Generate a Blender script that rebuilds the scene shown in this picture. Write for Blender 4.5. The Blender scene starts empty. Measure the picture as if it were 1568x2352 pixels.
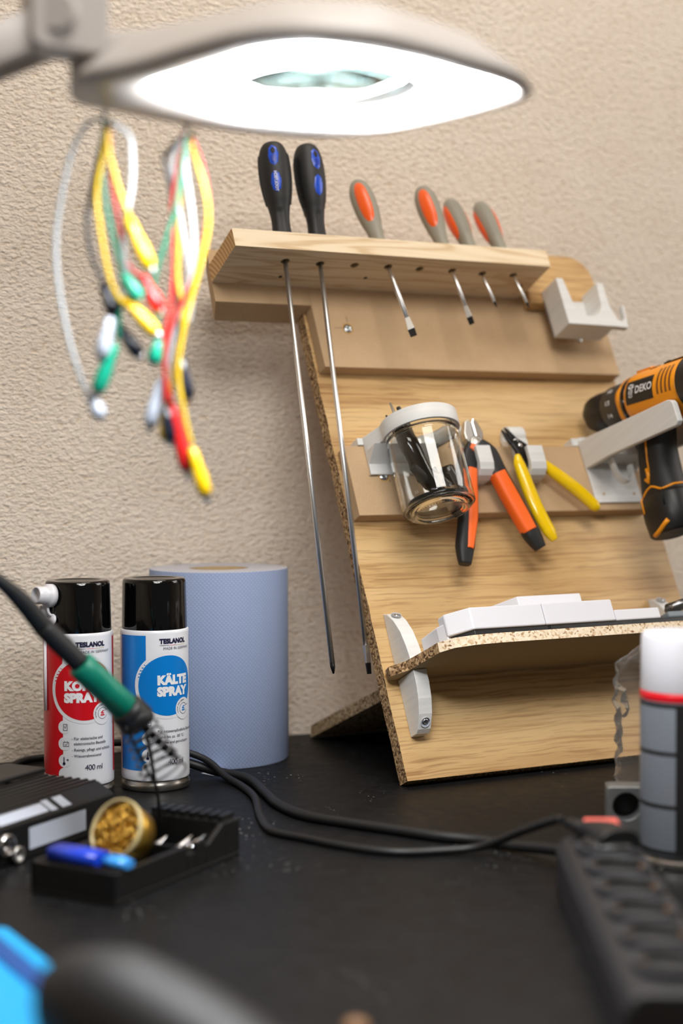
import bpy, bmesh, math, random
from mathutils import Vector, Matrix, Euler
from math import sin, cos, pi, radians, atan2, hypot, sqrt

scene = bpy.context.scene
col = scene.collection
random.seed(7)

# ------------------------------------------------------------------ camera
CAM = Vector((0, -1.5555, 0.3097))
cam_data = bpy.data.cameras.new('camera')
cam = bpy.data.objects.new('camera', cam_data); col.objects.link(cam)
cam_data.sensor_fit = 'VERTICAL'; cam_data.sensor_height = 36.0; cam_data.sensor_width = 24.0
cam_data.lens = 53.369
cam_data.clip_start = 0.02
YAW, PITCH, ROLL = 0.47376, 0.03311, 0.00401
fw = Vector((sin(YAW) * cos(PITCH), cos(YAW) * cos(PITCH), -sin(PITCH)))
rt0 = Vector((cos(YAW), -sin(YAW), 0)); up0 = rt0.cross(fw)
rt = rt0 * cos(ROLL) - up0 * sin(ROLL); up = up0 * cos(ROLL) + rt0 * sin(ROLL)
cam.matrix_world = Matrix(((rt.x, up.x, -fw.x, CAM.x), (rt.y, up.y, -fw.y, CAM.y), (rt.z, up.z, -fw.z, CAM.z), (0, 0, 0, 1)))
cam_data.dof.use_dof = True
cam_data.dof.focus_distance = 1.44
cam_data.dof.aperture_fstop = 2.55
scene.camera = cam

# ------------------------------------------------------------------ world, lights, exposure
world = bpy.data.worlds.new('world'); scene.world = world; world.use_nodes = True
world.node_tree.nodes['Background'].inputs[0].default_value = (1.0, 0.96, 0.91, 1)
world.node_tree.nodes['Background'].inputs[1].default_value = 0.09
LED_STRENGTH = 56.0

def area(name, loc, target, size, power, color):
    l = bpy.data.lights.new(name, 'AREA'); l.shape = 'RECTANGLE'; l.size, l.size_y = size
    l.energy = power; l.color = color
    o = bpy.data.objects.new(name, l); col.objects.link(o); o.location = loc
    o.rotation_euler = (Vector(target) - Vector(loc)).to_track_quat('-Z', 'Y').to_euler()
    return o
area('ceiling_light_bench', (0.85, -0.50, 1.70), (0.85, -0.45, 0.0), (0.5, 0.5), 5, (1.0, 0.955, 0.90))
area('ceiling_light_room', (0.45, -1.35, 1.70), (0.7, -0.2, 0.2), (0.9, 0.9), 27, (1.0, 0.955, 0.90))
area('window_light', (2.7, -1.05, 1.25), (0.9, -0.2, 0.3), (0.9, 0.9), 12, (1.0, 0.97, 0.94))

scene.view_settings.view_transform = 'Standard'
scene.view_settings.look = 'None'
scene.view_settings.exposure = 0.26
scene.view_settings.gamma = 1.0
scene.view_settings.use_curve_mapping = False
scene.cycles.use_denoising = True
scene.cycles.max_bounces = 14
scene.cycles.transparent_max_bounces = 16
scene.cycles.transmission_bounces = 12

# ------------------------------------------------------------------ materials
def srgb(r, g, b):
    f = lambda c: (c / 255 / 12.92) if c / 255 <= 0.04045 else ((c / 255 + 0.055) / 1.055) ** 2.4
    return (f(r), f(g), f(b), 1)

class Mat:
    """small wrapper round a node tree"""
    def __init__(s, name, color=(.5, .5, .5, 1), rough=.5, metal=0, spec=.5, **kw):
        s.m = bpy.data.materials.new(name); s.m.use_nodes = True
        s.t = s.m.node_tree; s.p = s.t.nodes['Principled BSDF']
        s.p.inputs['Base Color'].default_value = color
        s.p.inputs['Roughness'].default_value = rough
        s.p.inputs['Metallic'].default_value = metal
        s.p.inputs['Specular IOR Level'].default_value = spec
        for k, v in kw.items(): s.p.inputs[k.replace('_', ' ')].default_value = v
    def n(s, typ, **kw):
        n = s.t.nodes.new(typ)
        for k, v in kw.items():
            if k in n.inputs: n.inputs[k].default_value = v
            else: setattr(n, k, v)
        return n
    def l(s, a, b): s.t.links.new(a, b)
    def coords(s, scale=(1, 1, 1), kind='Object', loc=(0, 0, 0)):
        tc = s.n('ShaderNodeTexCoord'); mp = s.n('ShaderNodeMapping')
        mp.inputs['Scale'].default_value = scale; mp.inputs['Location'].default_value = loc
        s.l(tc.outputs[kind], mp.inputs['Vector']); return mp.outputs[0]
    def noise(s, vec, scale, detail=4, rough=.5, dist=0):
        n = s.n('ShaderNodeTexNoise'); n.inputs['Scale'].default_value = scale; n.inputs['Detail'].default_value = detail
        n.inputs['Roughness'].default_value = rough; n.inputs['Distortion'].default_value = dist
        s.l(vec, n.inputs['Vector']); return n.outputs['Fac']
    def ramp(s, fac, stops):
        r = s.n('ShaderNodeValToRGB'); e = r.color_ramp.elements
        while len(e) < len(stops): e.new(.5)
        for i, (p, c) in enumerate(stops): e[i].position = p; e[i].color = c
        s.l(fac, r.inputs[0]); return r.outputs[0]
    def mix(s, fac, a, b, mode='MIX'):
        m = s.n('ShaderNodeMix', data_type='RGBA', blend_type=mode)
        for sock, v in ((m.inputs[0], fac), (m.inputs[6], a), (m.inputs[7], b)):
            if hasattr(v, 'is_linked'): s.l(v, sock)
            else: sock.default_value = v
        return m.outputs[2]
    def math(s, op, a, b=0.0):
        m = s.n('ShaderNodeMath', operation=op)
        for sock, v in ((m.inputs[0], a), (m.inputs[1], b)):
            if hasattr(v, 'is_linked'): s.l(v, sock)
            else: sock.default_value = v
        return m.outputs[0]
    def color(s, sock): s.l(sock, s.p.inputs['Base Color'])
    def bump(s, h, strength=.3, dist=.001):
        b = s.n('ShaderNodeBump'); b.inputs['Strength'].default_value = strength; b.inputs['Distance'].default_value = dist
        s.l(h, b.inputs['Height']); s.l(b.outputs[0], s.p.inputs['Normal'])

def plain(name, rgb, rough=.45, metal=0, bump=None, **kw):
    m = Mat(name, srgb(*rgb), rough, metal, **kw)
    if bump:
        v = m.coords(); m.bump(m.noise(v, bump[0], 3), bump[1], bump[2])
    return m.m

def m_stucco():
    m = Mat('stucco', rough=.92, spec=.15)
    v = m.coords((.75, 1, 1.35))
    a = m.noise(v, 185, 4, .58, .3); b = m.noise(v, 420, 3, .65); c = m.noise(v, 11, 3)
    h = m.math('ADD', m.math('MULTIPLY', m.math('POWER', a, 1.6), 1.5), m.math('MULTIPLY', b, .28))
    m.bump(h, 1.0, .0040)
    base = m.ramp(c, [(.3, srgb(243, 228, 211)), (.7, srgb(249, 236, 221))])
    pit_shade = m.ramp(a, [(.34, srgb(206, 184, 150)), (.45, srgb(255, 255, 255))])  # relief shade painted into the colour: low spots of the plaster tinted darker
    m.color(m.mix(.45, base, pit_shade, 'MULTIPLY')); return m.m

def m_oak():
    m = Mat('oak_veneer', rough=.42, spec=.35)
    tc = m.n('ShaderNodeTexCoord'); nz = m.n('ShaderNodeTexNoise'); nz.inputs['Scale'].default_value = 9; m.l(tc.outputs['Object'], nz.inputs['Vector'])
    wv = m.n('ShaderNodeVectorMath', operation='MULTIPLY_ADD'); wv.inputs[1].default_value = (0, .009, .009)
    m.l(nz.outputs['Color'], wv.inputs[0]); m.l(tc.outputs['Object'], wv.inputs[2])
    def lay(scale):
        mp = m.n('ShaderNodeMapping'); mp.inputs['Scale'].default_value = scale; m.l(wv.outputs[0], mp.inputs['Vector']); return mp.outputs[0]
    lines = m.noise(lay((6, 290, 290)), 1.0, 2, .5); fine = m.noise(lay((16, 620, 620)), 1.0, 2, .5); band = m.noise(lay((2.2, 20, 20)), 1.0, 3, .5)
    base = m.ramp(band, [(.30, srgb(182, 142, 92)), (.5, srgb(204, 168, 116)), (.7, srgb(216, 184, 134))])
    dens = m.ramp(band, [(.35, (1, 1, 1, 1)), (.62, (.35, .35, .35, 1))])
    p1 = m.math('MULTIPLY', m.ramp(lines, [(.52, (0, 0, 0, 1)), (.64, (1, 1, 1, 1))]), dens)
    p2 = m.ramp(fine, [(.54, (0, 0, 0, 1)), (.66, (1, 1, 1, 1))])
    c = m.mix(m.math('MULTIPLY', p1, .72), base, srgb(146, 102, 56)); c = m.mix(m.math('MULTIPLY', p2, .34), c, srgb(120, 84, 44))
    m.color(c); m.bump(fine, .06, .0004); return m.m

def m_pine():
    m = Mat('pine', rough=.5, spec=.3)
    v = m.coords((3.0, 42, 42)); g = m.noise(v, 1.0, 3, .5, .9)
    s = m.math('SINE', m.math('MULTIPLY', g, 58))
    c = m.ramp(m.math('MULTIPLY_ADD', s, .5), [(.0, srgb(236, 218, 188)), (.7, srgb(230, 209, 176)), (1, srgb(212, 184, 146))])
    m.color(c); m.bump(g, .05, .0005); return m.m

def m_pine_end():
    m = Mat('pine_end_grain', rough=.65, spec=.2)
    tc = m.n('ShaderNodeTexCoord'); w = m.n('ShaderNodeTexWave', wave_type='RINGS', rings_direction='X')
    mp = m.n('ShaderNodeMapping'); mp.inputs['Location'].default_value = (0, -.50, 0.03)
    m.l(tc.outputs['Object'], mp.inputs['Vector']); m.l(mp.outputs[0], w.inputs['Vector'])
    w.inputs['Scale'].default_value = 62; w.inputs['Distortion'].default_value = 1.0; w.inputs['Detail'].default_value = 2
    m.color(m.ramp(w.outputs['Fac'], [(.1, srgb(226, 190, 140)), (.75, srgb(210, 166, 112)), (1, srgb(184, 132, 80))])); return m.m

def m_mdf(name='mdf', a=(196, 167, 132), b=(182, 152, 117)):
    m = Mat(name, rough=.75, spec=.2)
    v = m.coords(); f = m.noise(v, 700, 3, .7); c = m.noise(v, 25, 3)
    col_ = m.mix(.4, m.ramp(f, [(.35, srgb(*b)), (.65, srgb(*a))]), m.ramp(c, [(.35, srgb(*b)), (.65, srgb(*a))]))
    m.color(col_); m.bump(f, .1, .0003); return m.m

def m_chip(name='chipboard_edge', stretch=(1, 1, 1), tones=None):
    m = Mat(name, rough=.85, spec=.15)
    v = m.coords(stretch); dv = m.n('ShaderNodeTexVoronoi'); dv.inputs['Scale'].default_value = 480
    dv.inputs['Randomness'].default_value = 1
    nz = m.n('ShaderNodeTexNoise'); nz.inputs['Scale'].default_value = 120; m.l(v, nz.inputs['Vector'])
    mv = m.n('ShaderNodeVectorMath', operation='MULTIPLY_ADD'); mv.inputs[1].default_value = (.006, .006, .006)
    m.l(nz.outputs['Color'], mv.inputs[0]); m.l(v, mv.inputs[2]); m.l(mv.outputs[0], dv.inputs['Vector'])
    sep = m.n('ShaderNodeSeparateColor'); m.l(dv.outputs['Color'], sep.inputs[0])
    t = tones or [(.0, srgb(98, 70, 46)), (.18, srgb(150, 118, 84)), (.45, srgb(208, 180, 140)), (.75, srgb(228, 206, 170)), (1, srgb(176, 140, 100))]
    m.color(m.ramp(sep.outputs[0], t)); m.bump(sep.outputs[1], .6, .0008); return m.m

def m_desk():
    m = Mat('black_laminate', rough=.42, spec=.15)
    v = m.coords(); dv = m.n('ShaderNodeTexVoronoi'); dv.inputs['Scale'].default_value = 170; m.l(v, dv.inputs['Vector'])
    n2 = m.noise(v, 9, 3); n3 = m.noise(v, 60, 3, .6)
    dot = m.math('LESS_THAN', dv.outputs['Distance'], m.math('MULTIPLY', m.math('SUBTRACT', n2, .50), 1.1))
    base = m.ramp(n3, [(.35, srgb(17, 17, 18)), (.7, srgb(23, 23, 24))])
    m.color(m.mix(dot, base, srgb(120, 118, 114)))
    r = m.ramp(n3, [(.3, (.42, .42, .42, 1)), (.7, (.55, .55, .55, 1))]); m.l(r, m.p.inputs['Roughness'])
    m.bump(m.noise(v, 900, 2), .06, .0004); return m.m

def m_paper():
    m = Mat('blue_paper', srgb(148, 166, 204), rough=.9, spec=.1)
    tc = m.n('ShaderNodeTexCoord'); sp = m.n('ShaderNodeSeparateXYZ'); m.l(tc.outputs['Object'], sp.inputs[0])
    a = m.math('MULTIPLY', m.math('ARCTAN2', sp.outputs[1], sp.outputs[0]), .0724)
    k = 2 * pi / .0042
    d = m.math('MULTIPLY', m.math('SINE', m.math('MULTIPLY', a, k)), m.math('SINE', m.math('MULTIPLY', sp.outputs[2], k)))
    m.bump(d, .25, .0004)
    m.color(m.ramp(d, [(.2, srgb(146, 161, 194)), (.8, srgb(154, 169, 201)), (.98, srgb(178, 191, 216))])); return m.m

def m_carbon():
    m = Mat('carbon_print', rough=.4)
    tc = m.n('ShaderNodeTexCoord'); sp = m.n('ShaderNodeSeparateXYZ'); m.l(tc.outputs['Object'], sp.inputs[0])
    a = m.math('MULTIPLY', m.math('ARCTAN2', sp.outputs[1], sp.outputs[0]), .0325)
    k = 2 * pi / .0022
    d = m.math('MULTIPLY', m.math('SINE', m.math('MULTIPLY', a, k)), m.math('SINE', m.math('MULTIPLY', sp.outputs[2], k)))
    d = m.math('MULTIPLY_ADD', d, .5); 
    m.color(m.ramp(d, [(.2, srgb(70, 76, 84)), (.8, srgb(122, 128, 136))])); return m.m

def m_layers(name, rgb, rgb2, scale=1500):
    """printed plastic: fine layer lines"""
    m = Mat(name, srgb(*rgb), rough=.42, spec=.45)
    tc = m.n('ShaderNodeTexCoord'); sp = m.n('ShaderNodeSeparateXYZ'); m.l(tc.outputs['Object'], sp.inputs[0])
    s = m.math('SINE', m.math('MULTIPLY', sp.outputs[1], scale * 6.28))
    v = m.coords((6, 220, 6)); n = m.noise(v, 1, 3)
    m.color(m.ramp(n, [(.3, srgb(*rgb2)), (.7, srgb(*rgb))])); m.bump(s, .12, .0003); return m.m

def m_glass(name='clear_glass', tint=(.985, .995, .98, 1), ior=1.45):
    m = Mat(name, tint, rough=.0, spec=.5); m.p.inputs['Transmission Weight'].default_value = 1; m.p.inputs['IOR'].default_value = ior
    return m.m

def m_film(name, tint, gloss, amount, haze=.05):
    m = Mat(name); t = m.t
    tr = m.n('ShaderNodeBsdfTransparent'); tr.inputs[0].default_value = tint
    gl = m.n('ShaderNodeBsdfGlossy'); gl.inputs['Roughness'].default_value = gloss
    df = m.n('ShaderNodeBsdfTranslucent'); df.inputs[0].default_value = (.9, .9, .9, 1)
    fr = m.n('ShaderNodeLayerWeight'); fr.inputs['Blend'].default_value = amount
    mx = m.n('ShaderNodeMixShader'); m.l(fr.outputs['Fresnel'], mx.inputs[0]); m.l(tr.outputs[0], mx.inputs[1]); m.l(gl.outputs[0], mx.inputs[2])
    m2 = m.n('ShaderNodeMixShader'); m2.inputs[0].default_value = haze; m.l(mx.outputs[0], m2.inputs[1]); m.l(df.outputs[0], m2.inputs[2])
    m.l(m2.outputs[0], t.nodes['Material Output'].inputs['Surface']); return m.m

def m_emit(name, rgb, strength):
    m = Mat(name); e = m.n('ShaderNodeEmission'); e.inputs[0].default_value = rgb; e.inputs[1].default_value = strength
    m.l(e.outputs[0], m.t.nodes['Material Output'].inputs['Surface']); return m.m

M = dict(
    stucco=m_stucco(), oak=m_oak(), pine=m_pine(), pine_end=m_pine_end(), mdf=m_mdf(),
    mdf_edge=m_mdf('mdf_edge', (178, 146, 102), (164, 132, 90)), chip=m_chip(),
    chip_raw=m_chip('raw_chipboard', (1, 1, 1), [(0, srgb(70, 50, 34)), (.3, srgb(128, 98, 68)), (.6, srgb(170, 138, 100)), (1, srgb(206, 176, 134))]),
    chip_pale=m_chip('pale_chipboard', (1, 1, 1), [(0, srgb(132, 96, 64)), (.12, srgb(200, 170, 134)), (.4, srgb(226, 208, 180)), (1, srgb(236, 222, 200))]),
    beige=plain('beige_laminate', (176, 152, 112), .6), desk=m_desk(), paper=m_paper(), carbon=m_carbon(),
    paper_top=plain('paper_layers', (186, 186, 194), .95, bump=(600, .3, .0004)), core=plain('cardboard', (170, 146, 108), .9, bump=(300, .3, .0004)),
    white_print=m_layers('white_printed_plastic', (222, 222, 220), (212, 212, 210)),
    white_lid=plain('white_lid_plastic', (218, 218, 224), .35), black_tray=plain('black_tray_plastic', (14, 14, 15), .4, bump=(90, .25, .001)),
    black_gloss=plain('gloss_black_plastic', (6, 6, 7), .08), black=plain('black_plastic', (20, 20, 21), .45, bump=(700, .1, .0003)),
    black_rub=plain('black_rubber', (24, 24, 25), .55, bump=(900, .15, .0003)), black_deep=plain('deep_black', (5, 5, 5), .6),
    cable=plain('cable_rubber', (16, 16, 17), .5), blue_pad=plain('blue_plastic', (28, 78, 200), .3), grey_rub=plain('grey_rubber', (142, 138, 124), .5, bump=(500, .1, .0003)),
    orange_pad=plain('orange_plastic', (236, 92, 24), .3), orange=plain('orange_grip', (248, 104, 24), .5, bump=(900, .1, .0002)),
    yellow=plain('yellow_dip', (240, 198, 12), .16), steel=plain('bright_steel', (226, 226, 226), .34, 1), chrome=plain('chrome', (225, 225, 228), .12, 1),
    satin=plain('satin_steel', (196, 194, 190), .42, 1), dark_steel=plain('blackened_steel', (26, 26, 26), .38, .6), screw=plain('zinc_screw', (214, 220, 226), .22, 1),
    glass=m_glass(), tin=plain('can_tinplate', (190, 186, 178), .3, 1), can_white=plain('can_white_print', (226, 228, 234), .28),
    red=plain('print_red', (204, 16, 30), .28), sky=plain('print_blue', (0, 122, 206), .28), navy=plain('print_navy', (24, 24, 60), .4), white_ink=plain('print_white', (235, 236, 240), .3),
    grey_ink=plain('print_grey', (120, 124, 140), .4), pink_ink=plain('print_pink', (226, 90, 120), .4), sand_ink=plain('print_sand', (220, 200, 150), .4),
    lamp_white=plain('lamp_white_plastic', (196, 191, 188), .4), led=m_emit('led_diffuser', (.96, .98, 1, 1), LED_STRENGTH), led_dot=m_emit('led_chip', (.95, .99, 1, 1), LED_STRENGTH * 2),
    lens=m_glass('magnifier_glass', (.45, .66, .66, 1), 1.5), teal=plain('teal_grip', (0, 124, 100), .4), drill_y=plain('drill_amber', (240, 152, 16), .38),
    drill_grey=plain('drill_grey', (58, 54, 48), .5), brass=Mat('brass_wool', srgb(216, 176, 84), .25, 1).m, gold=plain('gold_tin', (206, 164, 70), .3, .9), cream=plain('cream_rim', (196, 178, 128), .4),
    blue_sponge=plain('blue_enamel', (22, 60, 190), .3), pale_blue=plain('light_blue_plastic', (60, 150, 230), .3), cyan=plain('cyan_plastic', (0, 152, 214), .4),
    cyan_dark=plain('cyan_seam', (0, 70, 140), .4), label_white=plain('white_label', (200, 208, 224), .5), alu=plain('aluminium', (150, 152, 152), .38, .8),
    dark_case=plain('dark_case', (36, 37, 42), .65), pouch=plain('pouch_fabric', (20, 21, 25), .55), spring=plain('spring_steel', (92, 92, 96), .4, .8), strip=plain('strip_plastic', (27, 27, 30), .5), red_lamp=m_emit('red_switch_glow', srgb(245, 120, 105), 1.2), socket_tan=plain('brass_contact', (140, 92, 40), .4, .5),
    w_white=plain('white_wire', (176, 182, 186), .4), w_yellow=plain('yellow_wire', (200, 166, 26), .4), w_red=plain('red_wire', (172, 38, 36), .4), w_green=plain('green_wire', (12, 116, 92), .4),
    w_black=plain('black_wire', (22, 22, 30), .3), boot_white=plain('white_boot', (176, 182, 194), .25), boot_yellow=plain('yellow_boot', (216, 174, 8), .25), boot_red=plain('red_boot', (190, 30, 30), .25),
    boot_green=plain('green_boot', (20, 150, 120), .25), boot_black=plain('black_boot', (24, 28, 40), .15), film=m_film('clear_film', (.985, .98, .97, 1),   .10, .10, .09),
    tube=m_film('clear_tube', (.90, .92, .92, 1), .15, .45), brown=plain('turned_wood', (112, 80, 50), .7), ceiling=plain('ceiling_paint', (226, 216, 200), .9), floor=plain('floor_laminate', (120, 96, 72), .5),
    rubber_tan=plain('tan_rubber', (190, 150, 90), .5), bit_clear=m_film('clear_bit_case', (.86, .88, .90, 1), .1, .5), grey_case=plain('grey_bit_case', (120, 128, 134), .4),
)

# ------------------------------------------------------------------ mesh helpers
class MB:
    def __init__(s): s.v, s.f, s.sm, s.mi = [], [], [], []
    def add(s, vs, fs, smooth=False, mi=0):
        b = len(s.v); s.v += [tuple(v) for v in vs]
        for f in fs: s.f.append([b + i for i in f]); s.sm.append(smooth); s.mi.append(mi)
        return s
    def box(s, x0, x1, y0, y1, z0, z1, mi=0):
        v = [(x0, y0, z0), (x1, y0, z0), (x1, y1, z0), (x0, y1, z0), (x0, y0, z1), (x1, y0, z1), (x1, y1, z1), (x0, y1, z1)]
        return s.add(v, [(3, 2, 1, 0), (4, 5, 6, 7), (0, 1, 5, 4), (1, 2, 6, 5), (2, 3, 7, 6), (3, 0, 4, 7)], False, mi)
    def prism(s, poly, a, b, to3, smooth=False, mi=0, mside=None, scale_b=None):
        """poly: 2-D outline; to3(p, q, t) -> 3-D; from t=a to t=b"""
        n = len(poly); A = [to3(p, q, a) for p, q in poly]
        pb = scale_b or poly
        B_ = [to3(p, q, b) for p, q in pb]
        area_ = sum(poly[i][0] * poly[(i + 1) % n][1] - poly[(i + 1) % n][0] * poly[i][1] for i in range(n))
        base = len(s.v); s.v += A + B_
        idx = list(range(n))
        s.f.append([base + i for i in reversed(idx)]); s.f.append([base + n + i for i in idx]); s.sm += [False] * 2; s.mi += [mi] * 2
        for i in range(n):
            j = (i + 1) % n; s.f.append([base + i, base + j, base + n + j, base + n + i]); s.sm.append(smooth); s.mi.append(mside if mside is not None else mi)
        return s
    def ring(s, inner, outer, a, b, to3, smooth=False):
        """prism with a hole: inner and outer outlines have equally many points"""
        n = len(inner); base = len(s.v)
        for t in (a, b):
            s.v += [to3(p, q, t) for p, q in outer]; s.v += [to3(p, q, t) for p, q in inner]
        for i in range(n):
            j = (i + 1) % n
            for f, sm in (((i, j, n + j, n + i), 0), ((2 * n + i, 3 * n + i, 3 * n + j, 2 * n + j), 0), ((i, 2 * n + i, 2 * n + j, j), 1), ((n + i, n + j, 3 * n + j, 3 * n + i), 1)):
                s.f.append([base + k for k in f]); s.sm.append(bool(sm and smooth)); s.mi.append(0)
        return s
    def lathe(s, prof, n=32, o=(0, 0, 0), ax=(0, 0, 1), smooth=True, mi=0, cap=True, rf=None):
        """prof: (radius, height) pairs along axis; rf(angle, z, r) can shape the section"""
        ax = Vector(ax).normalized(); ex = ax.orthogonal().normalized() if abs(ax.z) < .999 else Vector((1, 0, 0)); ey = ax.cross(ex); o = Vector(o)
        vs = []; fs = []
        for r, z in prof:
            for k in range(n):
                a = 2 * pi * k / n; q = rf(a, z, r) if rf else r
                vs.append(o + ax * z + (ex * cos(a) + ey * sin(a)) * q)
        for i in range(len(prof) - 1):
            for k in range(n):
                j = (k + 1) % n; fs.append((i * n + k, i * n + j, (i + 1) * n + j, (i + 1) * n + k))
        s.add(vs, fs, smooth, mi)
        b = len(s.v) - len(vs)
        if cap:
            if prof[0][0] > 1e-6: s.f.append([b + k for k in reversed(range(n))]); s.sm.append(False); s.mi.append(mi)
            if prof[-1][0] > 1e-6: s.f.append([b + (len(prof) - 1) * n + k for k in range(n)]); s.sm.append(False); s.mi.append(mi)
        return s
    def tube(s, pts, r, n=10, sec=None, smooth=True, up=None, mi=0, closed=False):
        """r: radius or list; sec: list of (x, y) unit section; up: fixed direction for section's second axis"""
        P = [Vector(p) for p in pts]; m = len(P); R = r if isinstance(r, (list, tuple)) else [r] * m
        S = sec or [(cos(2 * pi * k / n), sin(2 * pi * k / n)) for k in range(n)]; n = len(S)
        T = [((P[(i + 1) % m] - P[i - 1]) if closed else (P[min(i + 1, m - 1)] - P[max(i - 1, 0)])).normalized() for i in range(m)]
        ref = Vector(up) if up is not None else (Vector((0, 0, 1)) if abs(T[0].z) < .9 else Vector((1, 0, 0)))
        vs = []; e1 = None
        for i in range(m):
            if up is not None or e1 is None: e1 = T[i].cross(ref).normalized()
            else: e1 = (e1 - T[i] * e1.dot(T[i])).normalized()
            e2 = e1.cross(T[i])
            rr = R[i] if isinstance(R[i], (list, tuple)) else (R[i], R[i])
            vs += [P[i] + e1 * (x * rr[0]) + e2 * (y * rr[1]) for x, y in S]
        fs = []
        for i in range(m if closed else m - 1):
            i2 = (i + 1) % m
            for k in range(n): j = (k + 1) % n; fs.append((i * n + k, i * n + j, i2 * n + j, i2 * n + k))
        s.add(vs, fs, smooth, mi); b = len(s.v) - len(vs)
        if not closed:
            s.f.append([b + k for k in reversed(range(n))]); s.f.append([b + (m - 1) * n + k for k in range(n)]); s.sm += [False] * 2; s.mi += [mi] * 2
        return s
    def xf(s, mat):
        s.v = [tuple(mat @ Vector(v)) for v in s.v]; return s

def spline(pts, k=8):
    P = [Vector(p) for p in pts]; out = []
    for i in range(len(P) - 1):
        p0 = P[max(i - 1, 0)]; p1 = P[i]; p2 = P[i + 1]; p3 = P[min(i + 2, len(P) - 1)]
        for j in range(k):
            t = j / k; out.append(.5 * ((2 * p1) + (p2 - p0) * t + (2 * p0 - 5 * p1 + 4 * p2 - p3) * t * t + (3 * p1 - p0 - 3 * p2 + p3) * t ** 3))
    out.append(P[-1]); return out
def cspline(pts, k=6):
    P = [Vector(p) for p in pts]; n = len(P); out = []
    for i in range(n):
        p0, p1, p2, p3 = P[i - 1], P[i], P[(i + 1) % n], P[(i + 2) % n]
        for j in range(k):
            t = j / k; out.append(.5 * ((2 * p1) + (p2 - p0) * t + (2 * p0 - 5 * p1 + 4 * p2 - p3) * t * t + (3 * p1 - p0 - 3 * p2 + p3) * t ** 3))
    return out
def lerp_list(vals, n):
    out = []
    for i in range(n):
        t = i / (n - 1) * (len(vals) - 1); k = min(int(t), len(vals) - 2); f = t - k
        a, b = vals[k], vals[k + 1]
        out.append(tuple(x + (y - x) * f for x, y in zip(a, b)) if isinstance(a, (tuple, list)) else a + (b - a) * f)
    return out
def circ(cx, cy, r, n=32, a0=0): return [(cx + r * cos(a0 + 2 * pi * k / n), cy + r * sin(a0 + 2 * pi * k / n)) for k in range(n)]
def rrect(x0, x1, y0, y1, r, n=5):
    out = []
    for cx, cy, a in ((x1 - r, y0 + r, -pi / 2), (x1 - r, y1 - r, 0), (x0 + r, y1 - r, pi / 2), (x0 + r, y0 + r, pi)):
        out += [(cx + r * cos(a + pi / 2 * k / n), cy + r * sin(a + pi / 2 * k / n)) for k in range(n + 1)]
    return out
XYZ = lambda p, q, t: (p, q, t)      # outline in x,y, extruded along z
YZX = lambda p, q, t: (t, p, q)      # outline in y,z, extruded along x
XZY = lambda p, q, t: (p, t, q)      # outline in x,z, extruded along y
ROUND = [(cos(2 * pi * k / 20), sin(2 * pi * k / 20)) for k in range(20)]
def superell(n, e):
    out = []
    for k in range(n):
        a = 2 * pi * k / n; c, s_ = cos(a), sin(a)
        out.append((math.copysign(abs(c) ** (2 / e), c), math.copysign(abs(s_) ** (2 / e), s_)))
    return out

def build(name, mb, mat, parent=None, bevel=0, seg=2, sub=0, label=None, kind=None):
    me = bpy.data.meshes.new(name); me.from_pydata([tuple(v) for v in mb.v], [], mb.f)
    me.polygons.foreach_set('use_smooth', mb.sm); me.polygons.foreach_set('material_index', mb.mi)
    for m in (mat if isinstance(mat, (list, tuple)) else [mat]): me.materials.append(m)
    bm = bmesh.new(); bm.from_mesh(me); bmesh.ops.recalc_face_normals(bm, faces=bm.faces); bm.to_mesh(me); bm.free()
    o = bpy.data.objects.new(name, me); col.objects.link(o)
    if parent: o.parent = parent
    if bevel:
        b = o.modifiers.new('bevel', 'BEVEL'); b.width = bevel; b.segments = seg; b.limit_method = 'ANGLE'; b.angle_limit = radians(35)
        b.harden_normals = False
    if sub:
        b = o.modifiers.new('sub', 'SUBSURF'); b.levels = b.render_levels = sub
    if label: o['label'] = label
    if kind: o['kind'] = kind
    return o
def tag(o, label, cat, group=None, kind=None):
    o['label'] = label; o['category'] = cat
    if group: o['group'] = group
    if kind: o['kind'] = kind
    return o
def thing(name, label, cat, loc=(0, 0, 0), rot=(0, 0, 0), group=None):
    o = bpy.data.objects.new(name, None); col.objects.link(o); o.empty_display_size = .02
    o.location = loc; o.rotation_euler = rot
    return tag(o, label, cat, group)
def struct(name, mb, mat, **k):
    o = build(name, mb, mat, **k); o['kind'] = 'structure'; return o
def text_mesh(txt, size, bold=0.0, align='LEFT', spacing=1.0):
    """flat lettering as (verts, faces) in x,y"""
    c = bpy.data.curves.new('t', 'FONT'); c.body = txt; c.size = size; c.align_x = align; c.offset = bold; c.resolution_u = 3; c.space_character = spacing
    ob = bpy.data.objects.new('t', c); me = ob.to_mesh()
    vs = [tuple(v.co) for v in me.vertices]; fs = [list(p.vertices) for p in me.polygons]
    ob.to_mesh_clear(); bpy.data.objects.remove(ob); bpy.data.curves.remove(c)
    return vs, fs

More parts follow.
